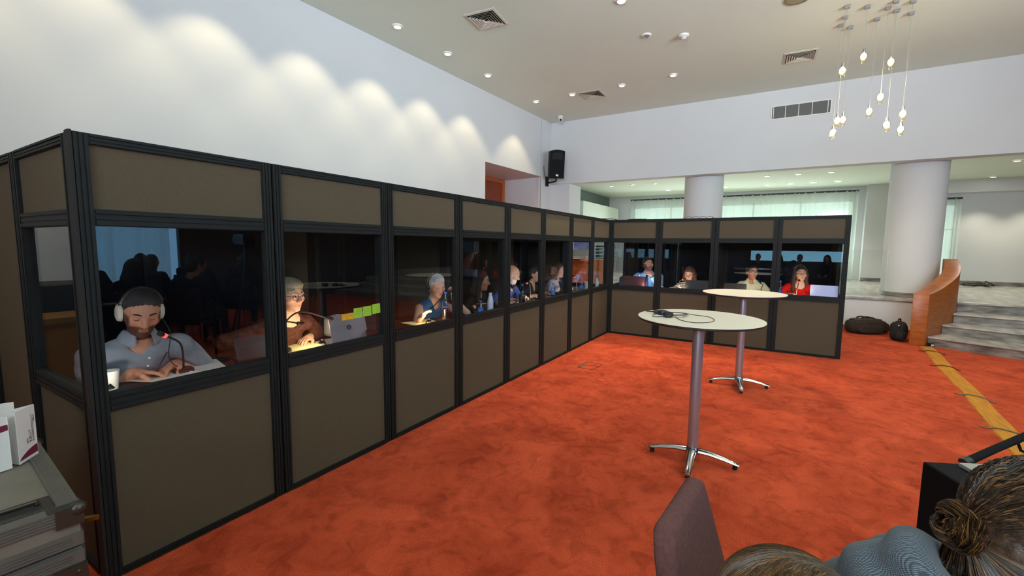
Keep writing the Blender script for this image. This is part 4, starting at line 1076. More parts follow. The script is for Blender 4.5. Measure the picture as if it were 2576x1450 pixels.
def person(label, head_w, rz, hip, yaw=0, pitch=0, roll=0, male=False, skin=(210, 160, 130), hair=None, haircol=None, top=None, sleeve='long', neck='crew',
           lh=None, rh=None, glasses=None, beard=None, h=0.006, group=None, sc=None, lips=(176, 92, 84), legs=True, extra=None, curl=(0.6, 0.6), lel=None, rel=None,
           lhd=None, rhd=None, eyes=True, coll=None, dark=False):
    """head_w: head centre in the world; hip: seat point (x, y) in the world; the body faces -Y turned by rz."""
    Rz = np.array(Matrix.Rotation(rz, 3, 'Z')); inv = Rz.T
    base = np.array([hip[0], hip[1], 0.0])
    r = thing('person', label, 'person', tuple(base), rz, group)
    L = lambda w: inv@(np.array(w, float)-base)
    s = sc or (1.0 if male else 0.94)
    H = L(head_w); R = _rot(yaw, pitch, roll)
    P = np.array([0, 0, 0.53])
    sh = 0.195*s if male else 0.170*s
    N = H+np.array([0, 0.045, -0.150*s])+0.25*(R@np.array([0, 0.02, -0.04])-np.array([0, 0.02, -0.04]))
    Cc = N+np.array([0, 0.02, -0.075]); 
    tw = yaw*0.25
    sv = np.array([math.cos(tw), math.sin(tw), 0])
    SL = Cc+sv*sh+np.array([0, 0, -0.005]); SR = Cc-sv*sh+np.array([0, 0, -0.005])
    up = (Cc-P)/np.linalg.norm(Cc-P)
    tl = math.atan2(-(Cc-P)[1], (Cc-P)[2])
    Rt = np.array(Matrix.Rotation(tw, 3, 'Z') @ Matrix.Rotation(tl, 3, 'X'))
    mw = 1.0 if male else 0.90
    tor = SDF()
    tor.ell(P+np.array([0, 0.01, 0.0]), (0.172*mw, 0.125, 0.12), None, 0.05)
    tor.ell(P+(Cc-P)*0.36, (0.150*mw, 0.112, 0.17), Rt, 0.06)
    tor.ell(P+(Cc-P)*0.74+np.array([0, -0.012, 0]), (0.160*mw, 0.108, 0.155), Rt, 0.06)
    if not male:
        for x in (-1, 1): tor.ell(P+(Cc-P)*0.66+Rt@np.array([x*0.068, -0.082, 0]), (0.062, 0.055, 0.062), Rt, 0.04)
    tor.cap(SL-sv*0.02, SR+sv*0.02, 0.055*s, None, 0.05)
    tor.cap(Cc+sv*0.10*s+np.array([0, .005, .0]), N+sv*0.03, 0.045*s, 0.035*s, 0.04); tor.cap(Cc-sv*0.10*s+np.array([0, .005, .0]), N-sv*0.03, 0.045*s, 0.035*s, 0.04)
    arms = SDF(); fore = SDF(); hands = SDF(); AR = []
    for sd, S0, tgt, hint, cr, dv in ((1, SL, lh, lel, curl[0], lhd), (-1, SR, rh, rel, curl[1], rhd)):
        Wt = L(tgt) if tgt is not None else np.array([sd*0.12, -0.30, 0.775])
        El, Wt = ik(S0, Wt, 0.285*s, 0.255*s, hint if hint is not None else (sd*0.75, 0.35, -0.6))
        arms.cap(S0, El, 0.050*s*mw, 0.040*s*mw, 0.03)
        fore.cap(El, Wt, 0.041*s*mw, 0.027*s*mw, 0.02)
        d = (Wt-El)/np.linalg.norm(Wt-El)
        dd, nn = dv if dv is not None else (d*0.8+np.array([-sd*0.25, -0.1, -0.05]), (0, 0, -1))
        hand(hands, Wt, dd, nn, sd, cr, s)
        AR.append((S0, El, Wt))
    lg = SDF()
    if legs:
        for x in (-1, 1):
            kn = np.array([x*0.12, -0.43, 0.50]); an = np.array([x*0.12, -0.40, 0.09])
            lg.cap(P+np.array([x*0.09, -0.02, -0.03]), kn, 0.085, 0.062, 0.03); lg.cap(kn, an, 0.060, 0.042, 0.03)
    body = SDF(); body.p += tor.p+arms.p+fore.p+lg.p
    if legs:
        for x in (-1, 1): body.cap((x*0.12, -0.40, 0.05), (x*0.13, -0.56, 0.035), 0.042, 0.034, 0.03)
    body.cap(N+np.array([0, 0.01, -0.05]), H+R@np.array([0, 0.022, -0.06])*s, 0.056*s*(1 if male else 0.88), 0.052*s*(1 if male else 0.88), 0.03)
    T = head(body, H, R, s, male)
    body.p += hands.p
    V, Fc = body.mesh(h)
    q = ((V-H)@R)/s
    sk = np.array(lin(*skin)); col = np.tile(sk, (len(V), 1))
    inh = (np.linalg.norm(q-np.array([0, -0.02, -0.02]), axis=1) < 0.16)
    red = np.exp(-((np.abs(q[:, 0])-0.045)**2+(q[:, 2]+0.03)**2)/0.0012)*(q[:, 1] < -0.03)*inh
    col *= (1-red[:, None]*np.array([0.0, 0.16, 0.16]))
    lp = 0.85*smooth(0.0185, 0.012, np.abs(q[:, 0]))*smooth(0.0125, 0.008, np.abs(q[:, 2]+0.0612))*(q[:, 1] < -0.065)*inh
    col = col*(1-lp[:, None])+np.array(lin(*lips))*lp[:, None]
    if beard is not None:
        bm_ = smooth(-0.028, -0.046, q[:, 2])*(1-smooth(0.022, 0.016, np.abs(q[:, 0]))*smooth(0.013, 0.009, np.abs(q[:, 2]+0.0612)))*(q[:, 1] < 0.03)*(q[:, 2] > -0.135)*inh
        bm_ = np.maximum(bm_, smooth(0.054, 0.064, np.abs(q[:, 0]))*smooth(0.03, 0.0, q[:, 2])*(q[:, 1] < 0.0)*(q[:, 2] > -0.1)*inh)
        a = bm_[:, None]*beard[1]; col = col*(1-a)+np.array(lin(*beard[0]))*a
    mesh_obj('body', V, Fc, M_SKIN, r, col)
    # face pieces
    hm = hair_mat(label[:24], lin(*(haircol or (40, 30, 24))))
    e = MB()
    for x in (-1, 1):
        pts = [T((x*0.050, -0.0745, 0.034)), T((x*0.040, -0.084, 0.0385)), T((x*0.026, -0.090, 0.0375)), T((x*0.014, -0.092, 0.033))]
        e.tube([tuple(p) for p in resample(pts, 8)], [0.0022*s, .0030*s, .0036*s, .0038*s, .0038*s, .0038*s, .0034*s, .003*s], 6)
    e.build('eyebrows', hm, r, smooth=True)
    if eyes:
        ey = MB()
        for x in (-1, 1):
            ey.cur = 0; ey.sphere(tuple(T((x*0.031, -0.0765, 0.008))), 0.0132*s, 12, 8)
            ey.cur = 1; ey.sphere(tuple(T((x*0.031+0.001, -0.0866, 0.0075))), 0.0050*s, 10, 6)
        ey.build('eyes', [M_EYEW, M_IRIS], r, smooth=True)
        ld = MB()
        for x in (-1, 1):
            ld.tube([tuple(T((x*0.031+dx, -0.0905+abs(dx)*abs(dx)*38, 0.0135-dx*dx*22))) for dx in (-0.014, -0.008, 0, 0.008, 0.014)], 0.0016*s, 6)
        ld.build('eyelashes', M_IRIS, r, smooth=True)
    else:
        ld = MB()
        for x in (-1, 1):
            ld.tube([tuple(T((x*0.031+dx, -0.0885+dx*dx*40, 0.0025+dx*dx*16))) for dx in (-0.015, -0.008, 0, 0.008, 0.015)], 0.0014*s, 6)
        ld.build('eyelashes', M_IRIS, r, smooth=True)
    # hair
    if hair:
        hs = SDF()
        E = lambda c, rr, k=0.012, op='u': hs.ell(T(c), np.array(rr)*s, R, k*s, op)
        Cx = lambda a, b, ra, rb=None, k=0.02: hs.cap(T(a), T(b), ra*s, None if rb is None else rb*s, k*s)
        if hair == 'short':
            E((0, 0.020, 0.036), (0.0815, 0.102, 0.096))
            E((0, 0.055, -0.03), (0.070, 0.062, 0.070), 0.03)
            E((0, -0.112, -0.022), (0.070, 0.098, 0.112), 0.012, 's')
            for x in (-1, 1): E((x*0.085, -0.020, -0.045), (0.030, 0.060, 0.062), 0.01, 's')
        elif hair == 'crop':
            E((0, 0.018, 0.040), (0.085, 0.104, 0.098)); E((0, -0.045, 0.095), (0.055, 0.045, 0.030), 0.03)
            E((0, 0.060, -0.02), (0.072, 0.060, 0.075), 0.03)
            E((0.008, -0.112, -0.022), (0.066, 0.092, 0.106), 0.014, 's')
            for x in (-1, 1): E((x*0.088, -0.020, -0.050), (0.030, 0.055, 0.055), 0.01, 's')
        elif hair == 'fringe':
            E((0, 0.062, -0.012), (0.076, 0.055, 0.055)); E((0, -0.05, 0.07), (0.12, 0.10, 0.07), 0.01, 's')
            for x in (-1, 1): E((x*0.085, -0.010, -0.02), (0.03, 0.03, 0.05), 0.01, 's')
        elif hair in ('bob', 'long', 'tied'):
            E((0, 0.022, 0.038), (0.085, 0.105, 0.098))
            E((0, -0.110, -0.045), (0.060, 0.092, 0.112), 0.014, 's')
            ln = {'bob': 0.13, 'long': 0.27, 'tied': 0.04}[hair]
            if hair == 'tied':
                E((0, 0.055, -0.02), (0.074, 0.062, 0.075), 0.03)
                E((0, 0.125, 0.01), (0.032, 0.032, 0.032), 0.02)
                for x in (-1, 1): E((x*0.088, -0.020, -0.055), (0.028, 0.05, 0.055), 0.01, 's')
            else:
                rest = np.array([0, 0.0, 0.0])
                for x in (-1, 1):
                    a = T((x*0.072, 0.0, 0.05)); b = T((x*0.083, 0.010, -0.03)); c = b+np.array([x*0.010, 0.01, -(ln-0.06)*s]); d = c+np.array([-x*0.004, -0.02, -0.05*s])
                    hs.chain([a, b, c, d], [0.024*s, 0.026*s, 0.028*s, 0.016*s], 0.03)
                    a2 = T((x*0.05, 0.06, 0.02)); hs.chain([a2, a2+np.array([x*0.02, 0.03, -ln*0.55*s]), a2+np.array([x*0.02, 0.01, -ln*s])], [0.042*s, 0.042*s, 0.022*s], 0.03)
                a = T((0, 0.085, 0.0)); hs.chain([a, a+np.array([0, 0.03, -ln*0.6*s]), a+np.array([0, 0.03, -ln*s])], [0.05*s, 0.048*s, 0.03*s], 0.03)
        kw = 0.45 if hair == 'short' else 1.0
        wb = lambda X, Y, Z: kw*(0.0022*np.sin(X*260+Z*40)*np.sin(Y*230+Z*60)+0.0015*np.sin(X*520-Y*300))
        hv, hf = hs.mesh(max(h*0.9, 0.004), wb)
        mesh_obj('hair', hv, hf, hm, r)
    if beard is not None and len(beard) > 2 and beard[2]:
        bs = SDF()
        bs.ell(T((0, -0.040, -0.080)), np.array((0.050, 0.052, 0.042))*s, R, 0.02); bs.ell(T((0, -0.030, -0.050)), np.array((0.063, 0.060, 0.05))*s, R, 0.02)
        bs.ell(T((0, -0.075, 0.02)), np.array((0.10, 0.12, 0.062))*s, R, 0.01, 's'); bs.ell(T((0, -0.095, -0.062)), np.array((0.020, 0.022, 0.013))*s, R, 0.006, 's')
        bs.ell(T((0, 0.08, -0.05)), np.array((0.12, 0.09, 0.2))*s, R, 0.01, 's')
        bv, bf = bs.mesh(max(h*0.8, 0.004), lambda X, Y, Z: 0.0015*np.sin(X*500)*np.sin(Y*450)*np.sin(Z*480))
        mesh_obj('beard', bv, bf, hair_mat('beard'+label[:18], lin(*beard[0])), r)
    # clothes
    cl = tor.grow(0.010)
    if sleeve == 'long':
        for (S0, El, Wt), sd in zip(AR, (1, -1)):
            cl.cap(S0, El, 0.063*s*mw, 0.054*s*mw, 0.03); d = (Wt-El); cl.cap(El, El+d*0.90, 0.054*s*mw, 0.040*s*mw, 0.03, 'u', True)
    elif sleeve == 'rolled':
        for S0, El, Wt in AR:
            cl.cap(S0, El, 0.064*s*mw, 0.056*s*mw, 0.03); d = (Wt-El); cl.cap(El, El+d*0.42, 0.055*s*mw, 0.048*s*mw, 0.03, 'u', True); cl.cap(El+d*0.30, El+d*0.42, 0.051*s*mw, 0.051*s*mw, 0.006, 'u', True)
    elif sleeve == 'short':
        for S0, El, Wt in AR: cl.cap(S0, S0+(El-S0)*0.62, 0.064*s*mw, 0.062*s*mw, 0.03, 'u', True)
    nk = N+np.array([0, 0.012, -0.02])
    if neck == 'shirt':
        nu = H+R@np.array([0, 0.022, -0.06])*s-N; nu = nu/np.linalg.norm(nu)
        cl.cap(N-nu*0.03, N+nu*0.14, 0.060*s, 0.066*s, 0.008, 's')
        cl.cap(N+np.array([0, -0.045, -0.02]), N+np.array([0, -0.125, -0.095]), 0.030*s, 0.006*s, 0.010, 's')
        def collar(u, v):
            a = 0.42+(2*PI-0.84)*u; fr = max(0.0, math.cos(a))**1.5
            rad = (0.063+0.030*v+0.004*math.sin(v*PI)+0.012*fr*v)*s*(1.0 if male else 0.92)
            q = N+nu*(0.040-0.048*v-0.040*fr*v+0.010*(1-abs(math.cos(a)))*(1-v))+np.array([rad*math.sin(a), -rad*0.98*math.cos(a)+0.012, 0])
            return tuple(q)
        MB().grid(collar, 40, 6).build('collar', top[1], r, smooth=True, solid=0.004)
    elif neck == 'wide':
        cl.ell(nk+np.array([0, -0.045, -0.01]), (0.088*s, 0.085, 0.062), None, 0.012, 's'); cl.cap(nk, nk+np.array([0, 0, 0.12]), 0.075*s, 0.09*s, 0.01, 's')
    elif neck == 'vneck':
        cl.cap(nk+np.array([0, -0.02, 0.02]), nk+np.array([0, -0.11, -0.12]), 0.062*s, 0.012*s, 0.012, 's'); cl.cap(nk, nk+np.array([0, 0, 0.12]), 0.066*s, 0.07*s, 0.01, 's')
    else:
        cl.cap(nk+np.array([0, -0.012, -0.01]), nk+np.array([0, -0.015, 0.12]), 0.066*s, 0.072*s, 0.01, 's')
    if sleeve == 'none':
        for sd, S0 in ((1, SL), (-1, SR)): cl.ell(S0+sv*sd*0.045, (0.05*s, 0.10, 0.10), None, 0.012, 's')
    rw = random.Random(label); ph = [rw.uniform(0, 6.28) for _ in range(6)]
    wr = lambda X, Y, Z: 0.0045*np.sin(X*38+Z*30+ph[0])*np.sin(Z*24-Y*31+ph[1])+0.0022*np.sin(Z*75+X*50+ph[2])*np.sin(Y*60+ph[3])
    cv, cf = cl.mesh(max(h, 0.005), wr)
    mesh_obj(top[0], cv, cf, top[1], r)
    if legs:
        tv, tf = lg.grow(0.009).mesh(0.012); mesh_obj('trousers', tv, tf, TROUS, r)
    if glasses:
        g = MB()
        for x in (-1, 1):
            rx, rzz = glasses[1]
            g.tube([tuple(T((x*0.033+rx*math.cos(a), -0.1035+0.25*abs(rx*math.cos(a)+0.0*x)*(0.6), 0.006+rzz*math.sin(a)))) for a in np.linspace(0, 2*PI, 22)[:-1]], glasses[2]*s, 6, closed=True)
            g.tube([tuple(T((x*(0.033+rx), -0.100, 0.012))), tuple(T((x*0.074, -0.080, 0.014))), tuple(T((x*0.082, 0.015, 0.010)))], glasses[2]*s, 6)
        g.tube([tuple(T((-0.033+glasses[1][0], -0.104, 0.010))), tuple(T((0, -0.109, 0.013))), tuple(T((0.033-glasses[1][0], -0.104, 0.010)))], glasses[2]*s, 6)
        g.build('glasses', glasses[0], r, smooth=True)
    if extra: extra(r, T, R, H, N, Cc, P, s, Rt, AR)
    # head frame in the world for headphones
    Mw = Matrix.LocRotScale(Vector(base), Euler((0, 0, rz)), None)
    X = Matrix([list(R[0])+[0], list(R[1])+[0], list(R[2])+[0], [0, 0, 0, 1]]); X.translation = Vector(H)
    r['_'] = 0; del r['_']
    return r, Mw @ X, T
# ------------------------------------------------------------------ the interpreters behind the glass
DZ = 0.8005
def cloth(name, c, c2=None, **k): return mat('cloth_'+name, lin(*c), rough=0.92, col2=lin(*c2) if c2 else None, noise=0.0 if c2 else 0.06, nscale=k.pop('nscale', 40), bump=0.12, bscale=300, spec=0.15, **k)
M_HPW = mat('headphone_cream', lin(208, 200, 178), rough=0.4)
def wear(label, Mh, big=True, cupm=None, group=None):
    """Headphones on a head frame Mh: band over the crown, cups on the ears."""
    M = Mh @ Matrix.Translation((0, 0.018, 0.024))
    return headphones(label, M, 0.080 if big else 0.086, 0.108, 0.047 if big else 0.028, cupm=cupm, tube_r=0.0075 if big else 0.005)
M_BTN = mat('button_white', lin(210, 210, 206), rough=0.3)
def shirt_front(buttons=3):
    def f(r, T, R, H, N, Cc, P, s, Rt, AR):
        b = MB(); up = (P-Cc)/np.linalg.norm(P-Cc)
        for k in range(buttons):
            p = N+np.array([0, -0.075, -0.10])+up*0.07*k+np.array([0, -0.035-0.012*k, 0])
            b.sphere(tuple(p), 0.006, 8, 6)
        b.build('buttons', M_BTN, r)
    return f
C_GREY = cloth('grey_shirt', (134, 138, 146)); C_BROWN = cloth('brown_lace', (58, 36, 30), (96, 58, 44), nscale=55); C_TEAL = cloth('teal_vest', (12, 92, 138))
C_BLACK = cloth('black', (24, 23, 25)); C_BLUE = cloth('blue_shirt', (74, 98, 168)); C_DARK = cloth('charcoal', (42, 40, 44)); C_BLAZ = cloth('pale_blazer', (178, 170, 178))
C_LBLUE = cloth('light_blue', (138, 178, 224)); C_CREAM = cloth('cream', (206, 202, 168)); C_RED = cloth('red_jumper', (204, 26, 22))
def stripe_mat():
    m = bpy.data.materials.new('cloth_striped'); m.use_nodes = True; nt = m.node_tree; b = nt.nodes['Principled BSDF']; b.inputs['Roughness'].default_value = 0.9
    tc = nt.nodes.new('ShaderNodeTexCoord'); wv = nt.nodes.new('ShaderNodeTexWave'); wv.bands_direction = 'Z'; wv.inputs['Scale'].default_value = 11; wv.inputs['Distortion'].default_value = 1.2; wv.inputs['Detail'].default_value = 1
    cr = nt.nodes.new('ShaderNodeValToRGB'); cr.color_ramp.interpolation = 'CONSTANT'; cr.color_ramp.elements[0].color = (0.02, 0.02, 0.025, 1); cr.color_ramp.elements[1].position = 0.36; cr.color_ramp.elements[1].color = (*lin(226, 222, 208), 1)
    nt.links.new(tc.outputs['Object'], wv.inputs['Vector']); nt.links.new(wv.outputs['Fac'], cr.inputs['Fac']); nt.links.new(cr.outputs['Color'], b.inputs['Base Color'])
    return m
C_STRIPE = stripe_mat()
G_TORT = mat('glasses_brown', lin(96, 58, 34), rough=0.3); G_BLACK = mat('glasses_black', (0.01, 0.01, 0.01), rough=0.3)
D = math.radians
r, Mh, T = person('man in a grey collared shirt with white headphones writing at the nearest booth desk', (-6.545, 0.41, 1.168), 0, (-6.52, 0.87), D(-10), D(27), D(3), True,
    (196, 138, 110), 'short', (22, 18, 15), ('grey_shirt', C_GREY), 'rolled', 'shirt', lh=(-6.395, 0.44, 0.835), rh=(-6.60, 0.42, 0.835), beard=((30, 20, 16), 0.86),
    h=0.0042, lips=(160, 92, 80), curl=(0.75, 0.7), lel=(0.95, 0.25, -0.3), rel=(-0.25, 0.35, -0.9), lhd=((-0.78, -0.55, -0.05), (0.2, -0.2, -1)), rhd=((0.9, -0.42, -0.05), (0, -0.2, -1)), eyes=False, extra=shirt_front(2))
MAN = Mh
hpm = wear('cream white headphones on the head of the grey-shirted man', Mh, True, M_HPW)
cd = MB(); a = Mh @ Vector((0.098, 0.01, -0.06))
cd.tube([tuple(p) for p in resample([tuple(a), (a.x+0.015, a.y-0.05, a.z-0.08), (a.x-0.01, a.y-0.08, a.z-0.2), (a.x+0.03, 0.36, 0.84), (a.x+0.10, 0.30, 0.803)], 30)], 0.0025, 6)
o = cd.build('cord', M_RUB, smooth=True); o.parent = hpm; o.matrix_parent_inverse = hpm.matrix_world.inverted()
person('woman with round brown glasses and a brown patterned top behind the silver laptop', (-5.665, 0.45, 1.172), 0, (-5.70, 0.86), D(6), D(8), 0, False,
    (224, 172, 138), 'crop', (128, 112, 90), ('brown_top', C_BROWN), 'long', 'wide', lh=(-5.50, 0.50, 0.83), rh=(-5.86, 0.50, 0.83), glasses=(G_TORT, (0.024, 0.022), 0.0019), h=0.005, lips=(190, 112, 100))
r, Mh, T = person('silver-haired woman in a blue sleeveless top raising one hand to her mouth', (-4.125, 0.42, 1.125), 0, (-4.02, 0.84), D(-20), D(16), D(-4), False,
    (214, 164, 136), 'crop', (178, 178, 180), ('blue_vest', C_TEAL), 'none', 'vneck', lh=(-3.985, 0.31, 1.0), rh=(-4.46, 0.33, 0.85), h=0.005, curl=(0.9, 0.4),
    lel=(0.75, 0.1, -1), rel=(-0.5, -0.2, -0.8), lhd=((-0.25, -0.15, 0.95), (-0.9, 0.2, -0.2)))
wear('thin black headset on the silver-haired woman', Mh, False)
person('woman with long dark wavy hair in black seen in profile in the third window', (-3.30, 0.45, 1.125), 0, (-3.28, 0.84), D(30), D(8), 0, False,
    (190, 138, 108), 'long', (26, 20, 17), ('black_top', C_BLACK), 'long', 'crew', lh=(-3.08, 0.36, 0.84), rh=(-3.46, 0.42, 0.835), h=0.006)
person('bald man with a white beard in a blue shirt looking down', (-2.505, 0.50, 1.155), 0, (-2.62, 0.88), D(30), D(22), 0, True,
    (226, 170, 140), 'fringe', (190, 186, 180), ('blue_shirt', C_BLUE), 'long', 'shirt', lh=(-2.42, 0.36, 0.84), rh=(-2.78, 0.40, 0.84), beard=((206, 200, 190), 0.55, True), h=0.006)
person('woman with brown tied hair and a dark jacket beside the bald man', (-1.87, 0.50, 1.125), 0, (-1.95, 0.86), D(18), D(4), 0, False,
    (206, 154, 128), 'tied', (34, 25, 20), ('dark_jacket', C_DARK), 'long', 'vneck', lh=(-1.80, 0.34, 0.84), rh=(-2.18, 0.36, 0.84), h=0.006, glasses=(G_BLACK, (0.022, 0.017), 0.0017))
person('woman in a pale jacket with short brown hair behind a black laptop', (-1.06, 0.50, 1.145), 0, (-1.12, 0.88), D(14), D(5), 0, False,
    (216, 166, 142), 'bob', (52, 38, 30), ('pale_jacket', C_BLAZ), 'long', 'vneck', lh=(-1.02, 0.40, 0.85), rh=(-1.22, 0.40, 0.87), h=0.006, lel=(0.9, -0.1, -0.6), rel=(-0.9, -0.1, -0.6), lhd=((-0.9, -0.2, 0.1), (0, 0, -1)), rhd=((0.9, -0.2, 0.1), (0, 0, -1)))
RB = -PI/2
def tie(r, T, R, H, N, Cc, P, s, Rt, AR):
    b = MB(); pts = [(0, -0.078, -0.035), (0, -0.112, -0.075), (0, -0.135, -0.16), (0, -0.150, -0.26)]
    pts = [N+np.array(p) for p in pts]
    b.tube([tuple(p) for p in resample(pts, 12)], [0.016, 0.014, 0.015, 0.017, 0.019, 0.021, 0.023, 0.025, 0.027, 0.029, 0.031, 0.02], 8, flat=(1.0, 0.3)); b.build('tie', mat('navy_tie', lin(22, 24, 52), rough=0.5), r, smooth=True)
    w = AR[0]; q = w[2]-(w[2]-w[1])*0.08; d = (w[2]-w[1])/np.linalg.norm(w[2]-w[1])
    b = MB(); b.cyl(tuple(q-d*0.014), tuple(q+d*0.014), 0.034, n=20); b.build('wrist_watch', M_BLK, r, smooth=True)
r, Mh, T = person('man in a light blue shirt and dark tie resting his chin on his fist', (0.50, -0.545, 1.225), RB, (0.90, -0.50), D(38), D(2), D(-6), True,
    (204, 146, 118), 'short', (46, 36, 30), ('light_blue_shirt', C_LBLUE), 'long', 'shirt', lh=(0.33, -0.655, 1.035), rh=(0.36, -0.38, 0.84), beard=((60, 46, 38), 0.7), h=0.006,
    curl=(1.5, 0.5), lel=(0.55, -0.1, -1.0), lhd=((-0.45, 0.15, 0.85), (-0.7, 0.6, 0.1)), extra=tie)
wear('small black earphones worn by the man with the tie', Mh, False)
person('woman with dark-rimmed glasses in a black and white striped top behind a black laptop', (0.47, -1.255, 1.085), RB, (0.88, -1.30), D(-8), D(22), D(4), False,
    (226, 172, 146), 'bob', (78, 44, 26), ('striped_top', C_STRIPE), 'long', 'crew', lh=(0.30, -1.46, 0.84), rh=(0.26, -1.06, 0.845), glasses=(G_BLACK, (0.024, 0.016), 0.0022), h=0.006)
person('woman with glasses and tied dark hair in a cream shirt above the far table', (0.50, -2.19, 1.150), RB, (0.86, -2.19), D(30), D(2), 0, False,
    (186, 128, 96), 'tied', (20, 15, 13), ('cream_shirt', C_CREAM), 'long', 'shirt', lh=(0.34, -2.38, 0.84), rh=(0.34, -2.02, 0.84), glasses=(G_BLACK, (0.022, 0.017), 0.0018), h=0.006)
r, Mh, T = person('woman with long hair and glasses in a red jumper beside the silver laptop', (0.48, -2.845, 1.155), RB, (0.86, -2.86), D(12), D(0), D(-3), False,
    (218, 168, 142), 'long', (58, 38, 26), ('red_jumper', C_RED), 'long', 'wide', lh=(0.36, -3.10, 0.85), rh=(0.30, -2.68, 0.84), glasses=(G_BLACK, (0.024, 0.018), 0.002), h=0.006)
wear('dark headset with a slim band on the woman in red', Mh, False)

# ------------------------------------------------------------------ things on the booth desks
M_RED = emis('mic_red_ring', (1.0, 0.04, 0.03), 2.6)
def microphone(label, base, mid, tip, on=True):
    t = thing('microphone', label, 'microphone', group='gooseneck microphones')
    b = Vector(base); q = Vector(tip); d = (q-Vector(mid)).normalized()
    MB().lathe([(0, 0.0005), (0.05, 0.0005), (0.05, 0.018), (0.04, 0.028), (0, 0.028)], tuple(b), 20).build('base', M_BLK, t, smooth=True)
    pts = resample([(b.x, b.y, b.z+0.02), (b.x, b.y, b.z+0.02+(mid[2]-b.z)*0.55), mid, tip], 24)
    MB().tube([tuple(p) for p in pts], 0.0055, 8).build('gooseneck', M_BLK, t, smooth=True)
    MB().cyl(tuple(q-d*0.004), tuple(q+d*0.012), 0.012, n=14).build('light_ring', M_RED if on else M_BLK, t, smooth=True)
    MB().tube([tuple(q+d*0.012), tuple(q+d*0.02), tuple(q+d*0.042), tuple(q+d*0.05)], [0.010, 0.014, 0.014, 0.006], 12).build('capsule', M_BLKS, t, smooth=True)
    return t
microphone('gooseneck microphone with a lit red ring in front of the grey-shirted man', (-6.385, 0.36, DZ), (-6.41, 0.335, 0.985), (-6.485, 0.30, 1.038))
microphone('gooseneck microphone bending below the chin of the woman with round glasses', (-5.80, 0.34, DZ), (-5.72, 0.27, 1.075), (-5.545, 0.22, 1.015), False)
microphone('short gooseneck microphone against the neck of the woman with round glasses', (-5.90, 0.30, DZ), (-5.84, 0.27, 1.02), (-5.74, 0.26, 1.0), False)
microphone('gooseneck microphone with a red ring near the raised hand of the silver-haired woman', (-3.86, 0.30, DZ), (-3.92, 0.30, 0.99), (-4.02, 0.30, 1.055))
microphone('dark gooseneck microphone arching in front of the silver-haired woman', (-4.22, 0.26, DZ), (-4.24, 0.24, 1.03), (-4.44, 0.2, 0.96), False)
microphone('small dark microphone standing before the bald man', (-2.86, 0.22, DZ), (-2.86, 0.24, 0.96), (-2.93, 0.24, 1.03), False)
microphone('gooseneck microphone with a red ring beside the dark-jacketed woman', (-2.50, 0.22, DZ), (-2.52, 0.22, 1.04), (-2.60, 0.22, 1.06))
microphone('gooseneck microphone with a red ring in the last long-row window before the corner', (-1.0, 0.2, DZ), (-1.04, 0.2, 1.03), (-1.10, 0.2, 1.055))
microphone('gooseneck microphone with a red ring at the striped woman', (0.22, -1.14, DZ), (0.22, -1.15, 0.98), (0.22, -1.19, 0.995))
microphone('gooseneck microphone with a red tip below the chin of the woman in red', (0.22, -2.80, DZ), (0.22, -2.81, 0.97), (0.24, -2.82, 1.035))
microphone('bent microphone beside the woman in the cream shirt', (0.22, -2.34, DZ), (0.22, -2.36, 0.97), (0.24, -2.33, 1.0), False)
M_SILV = mat('laptop_silver', lin(172, 172, 178), rough=0.35, metal=0.5); M_SCREEN = emis('screen_glow', (0.75, 0.85, 1.0), 0.8)
def laptop(label, pos, rz, w, h, lean, mt, logo=None, key=True):
    """Lid back faces local -Y; hinge at the origin; the keyboard lies on the +Y side."""
    t = thing('laptop', label, 'laptop', pos, rz, 'laptops on the booth desks')
    MB().box(-w/2, w/2, 0.0, h*0.98, 0.0005, 0.016).build('keyboard_base', mt, t, bevel=0.003)
    M = Matrix.Translation((0, 0.006, 0.014)) @ Matrix.Rotation(lean, 4, 'X')
    b = MB(); rr = 0.014; poly = []
    for cx, cz, a0 in ((w/2-rr, rr*0.3, -PI/2), (w/2-rr, h-rr, 0), (-w/2+rr, h-rr, PI/2), (-w/2+rr, rr*0.3, PI)):
        for k in range(5):
            a = a0+PI/2*k/4; q = rr if cz > rr else rr*0.3
            poly.append((cx+rr*math.cos(a), cz+q*math.sin(a)))
    b.prism(poly, -0.007, 0.0, 'y'); lid = b.build('lid', mt, t); lid.matrix_local = M
    s_ = MB().box(-w/2+0.012, w/2-0.012, 0.0004, 0.0012, 0.014, h-0.012).build('screen', M_SCREEN, lid)
    if logo:
        g = MB(); z = h*0.5; n = 40; R0 = 0.0195
        # round dark badge whose two letter strokes are left in the lid colour
        g.prism([(R0*math.cos(2*PI*k/n), z+R0*math.sin(2*PI*k/n)) for k in range(n)], -0.0078, -0.0071, 'y'); g.build('badge', mat('badge_dark', lin(24, 26, 30), rough=0.3), lid)
        g = MB()
        def stroke(x0, z0, x1, z1, w_=0.0022): g.prism([(x0-w_/2, z+z0), (x0+w_/2, z+z0), (x1+w_/2, z+z1), (x1-w_/2, z+z1)], -0.0084, -0.0077, 'y')
        stroke(-0.0105, -0.011, -0.0035, 0.0175); stroke(-0.0055, -0.011, -0.0022, 0.003); stroke(0.0005, -0.0185, 0.0062, 0.0055); stroke(0.0058, -0.010, 0.0098, 0.0055)
        g.prism([(-0.0062, z+0.0035), (-0.0015, z+0.0035), (-0.0018, z+0.0056), (-0.0058, z+0.0056)], -0.0084, -0.0077, 'y'); g.prism([(0.006, z+0.0040), (0.0105, z+0.0040), (0.0100, z+0.0060), (0.006, z+0.0060)], -0.0084, -0.0077, 'y'); g.prism([(0.0025, z-0.0112), (0.0075, z-0.0112), (0.0070, z-0.0092), (0.0030, z-0.0092)], -0.0084, -0.0077, 'y')
        g.build('badge_letters', mt, lid)
    return t
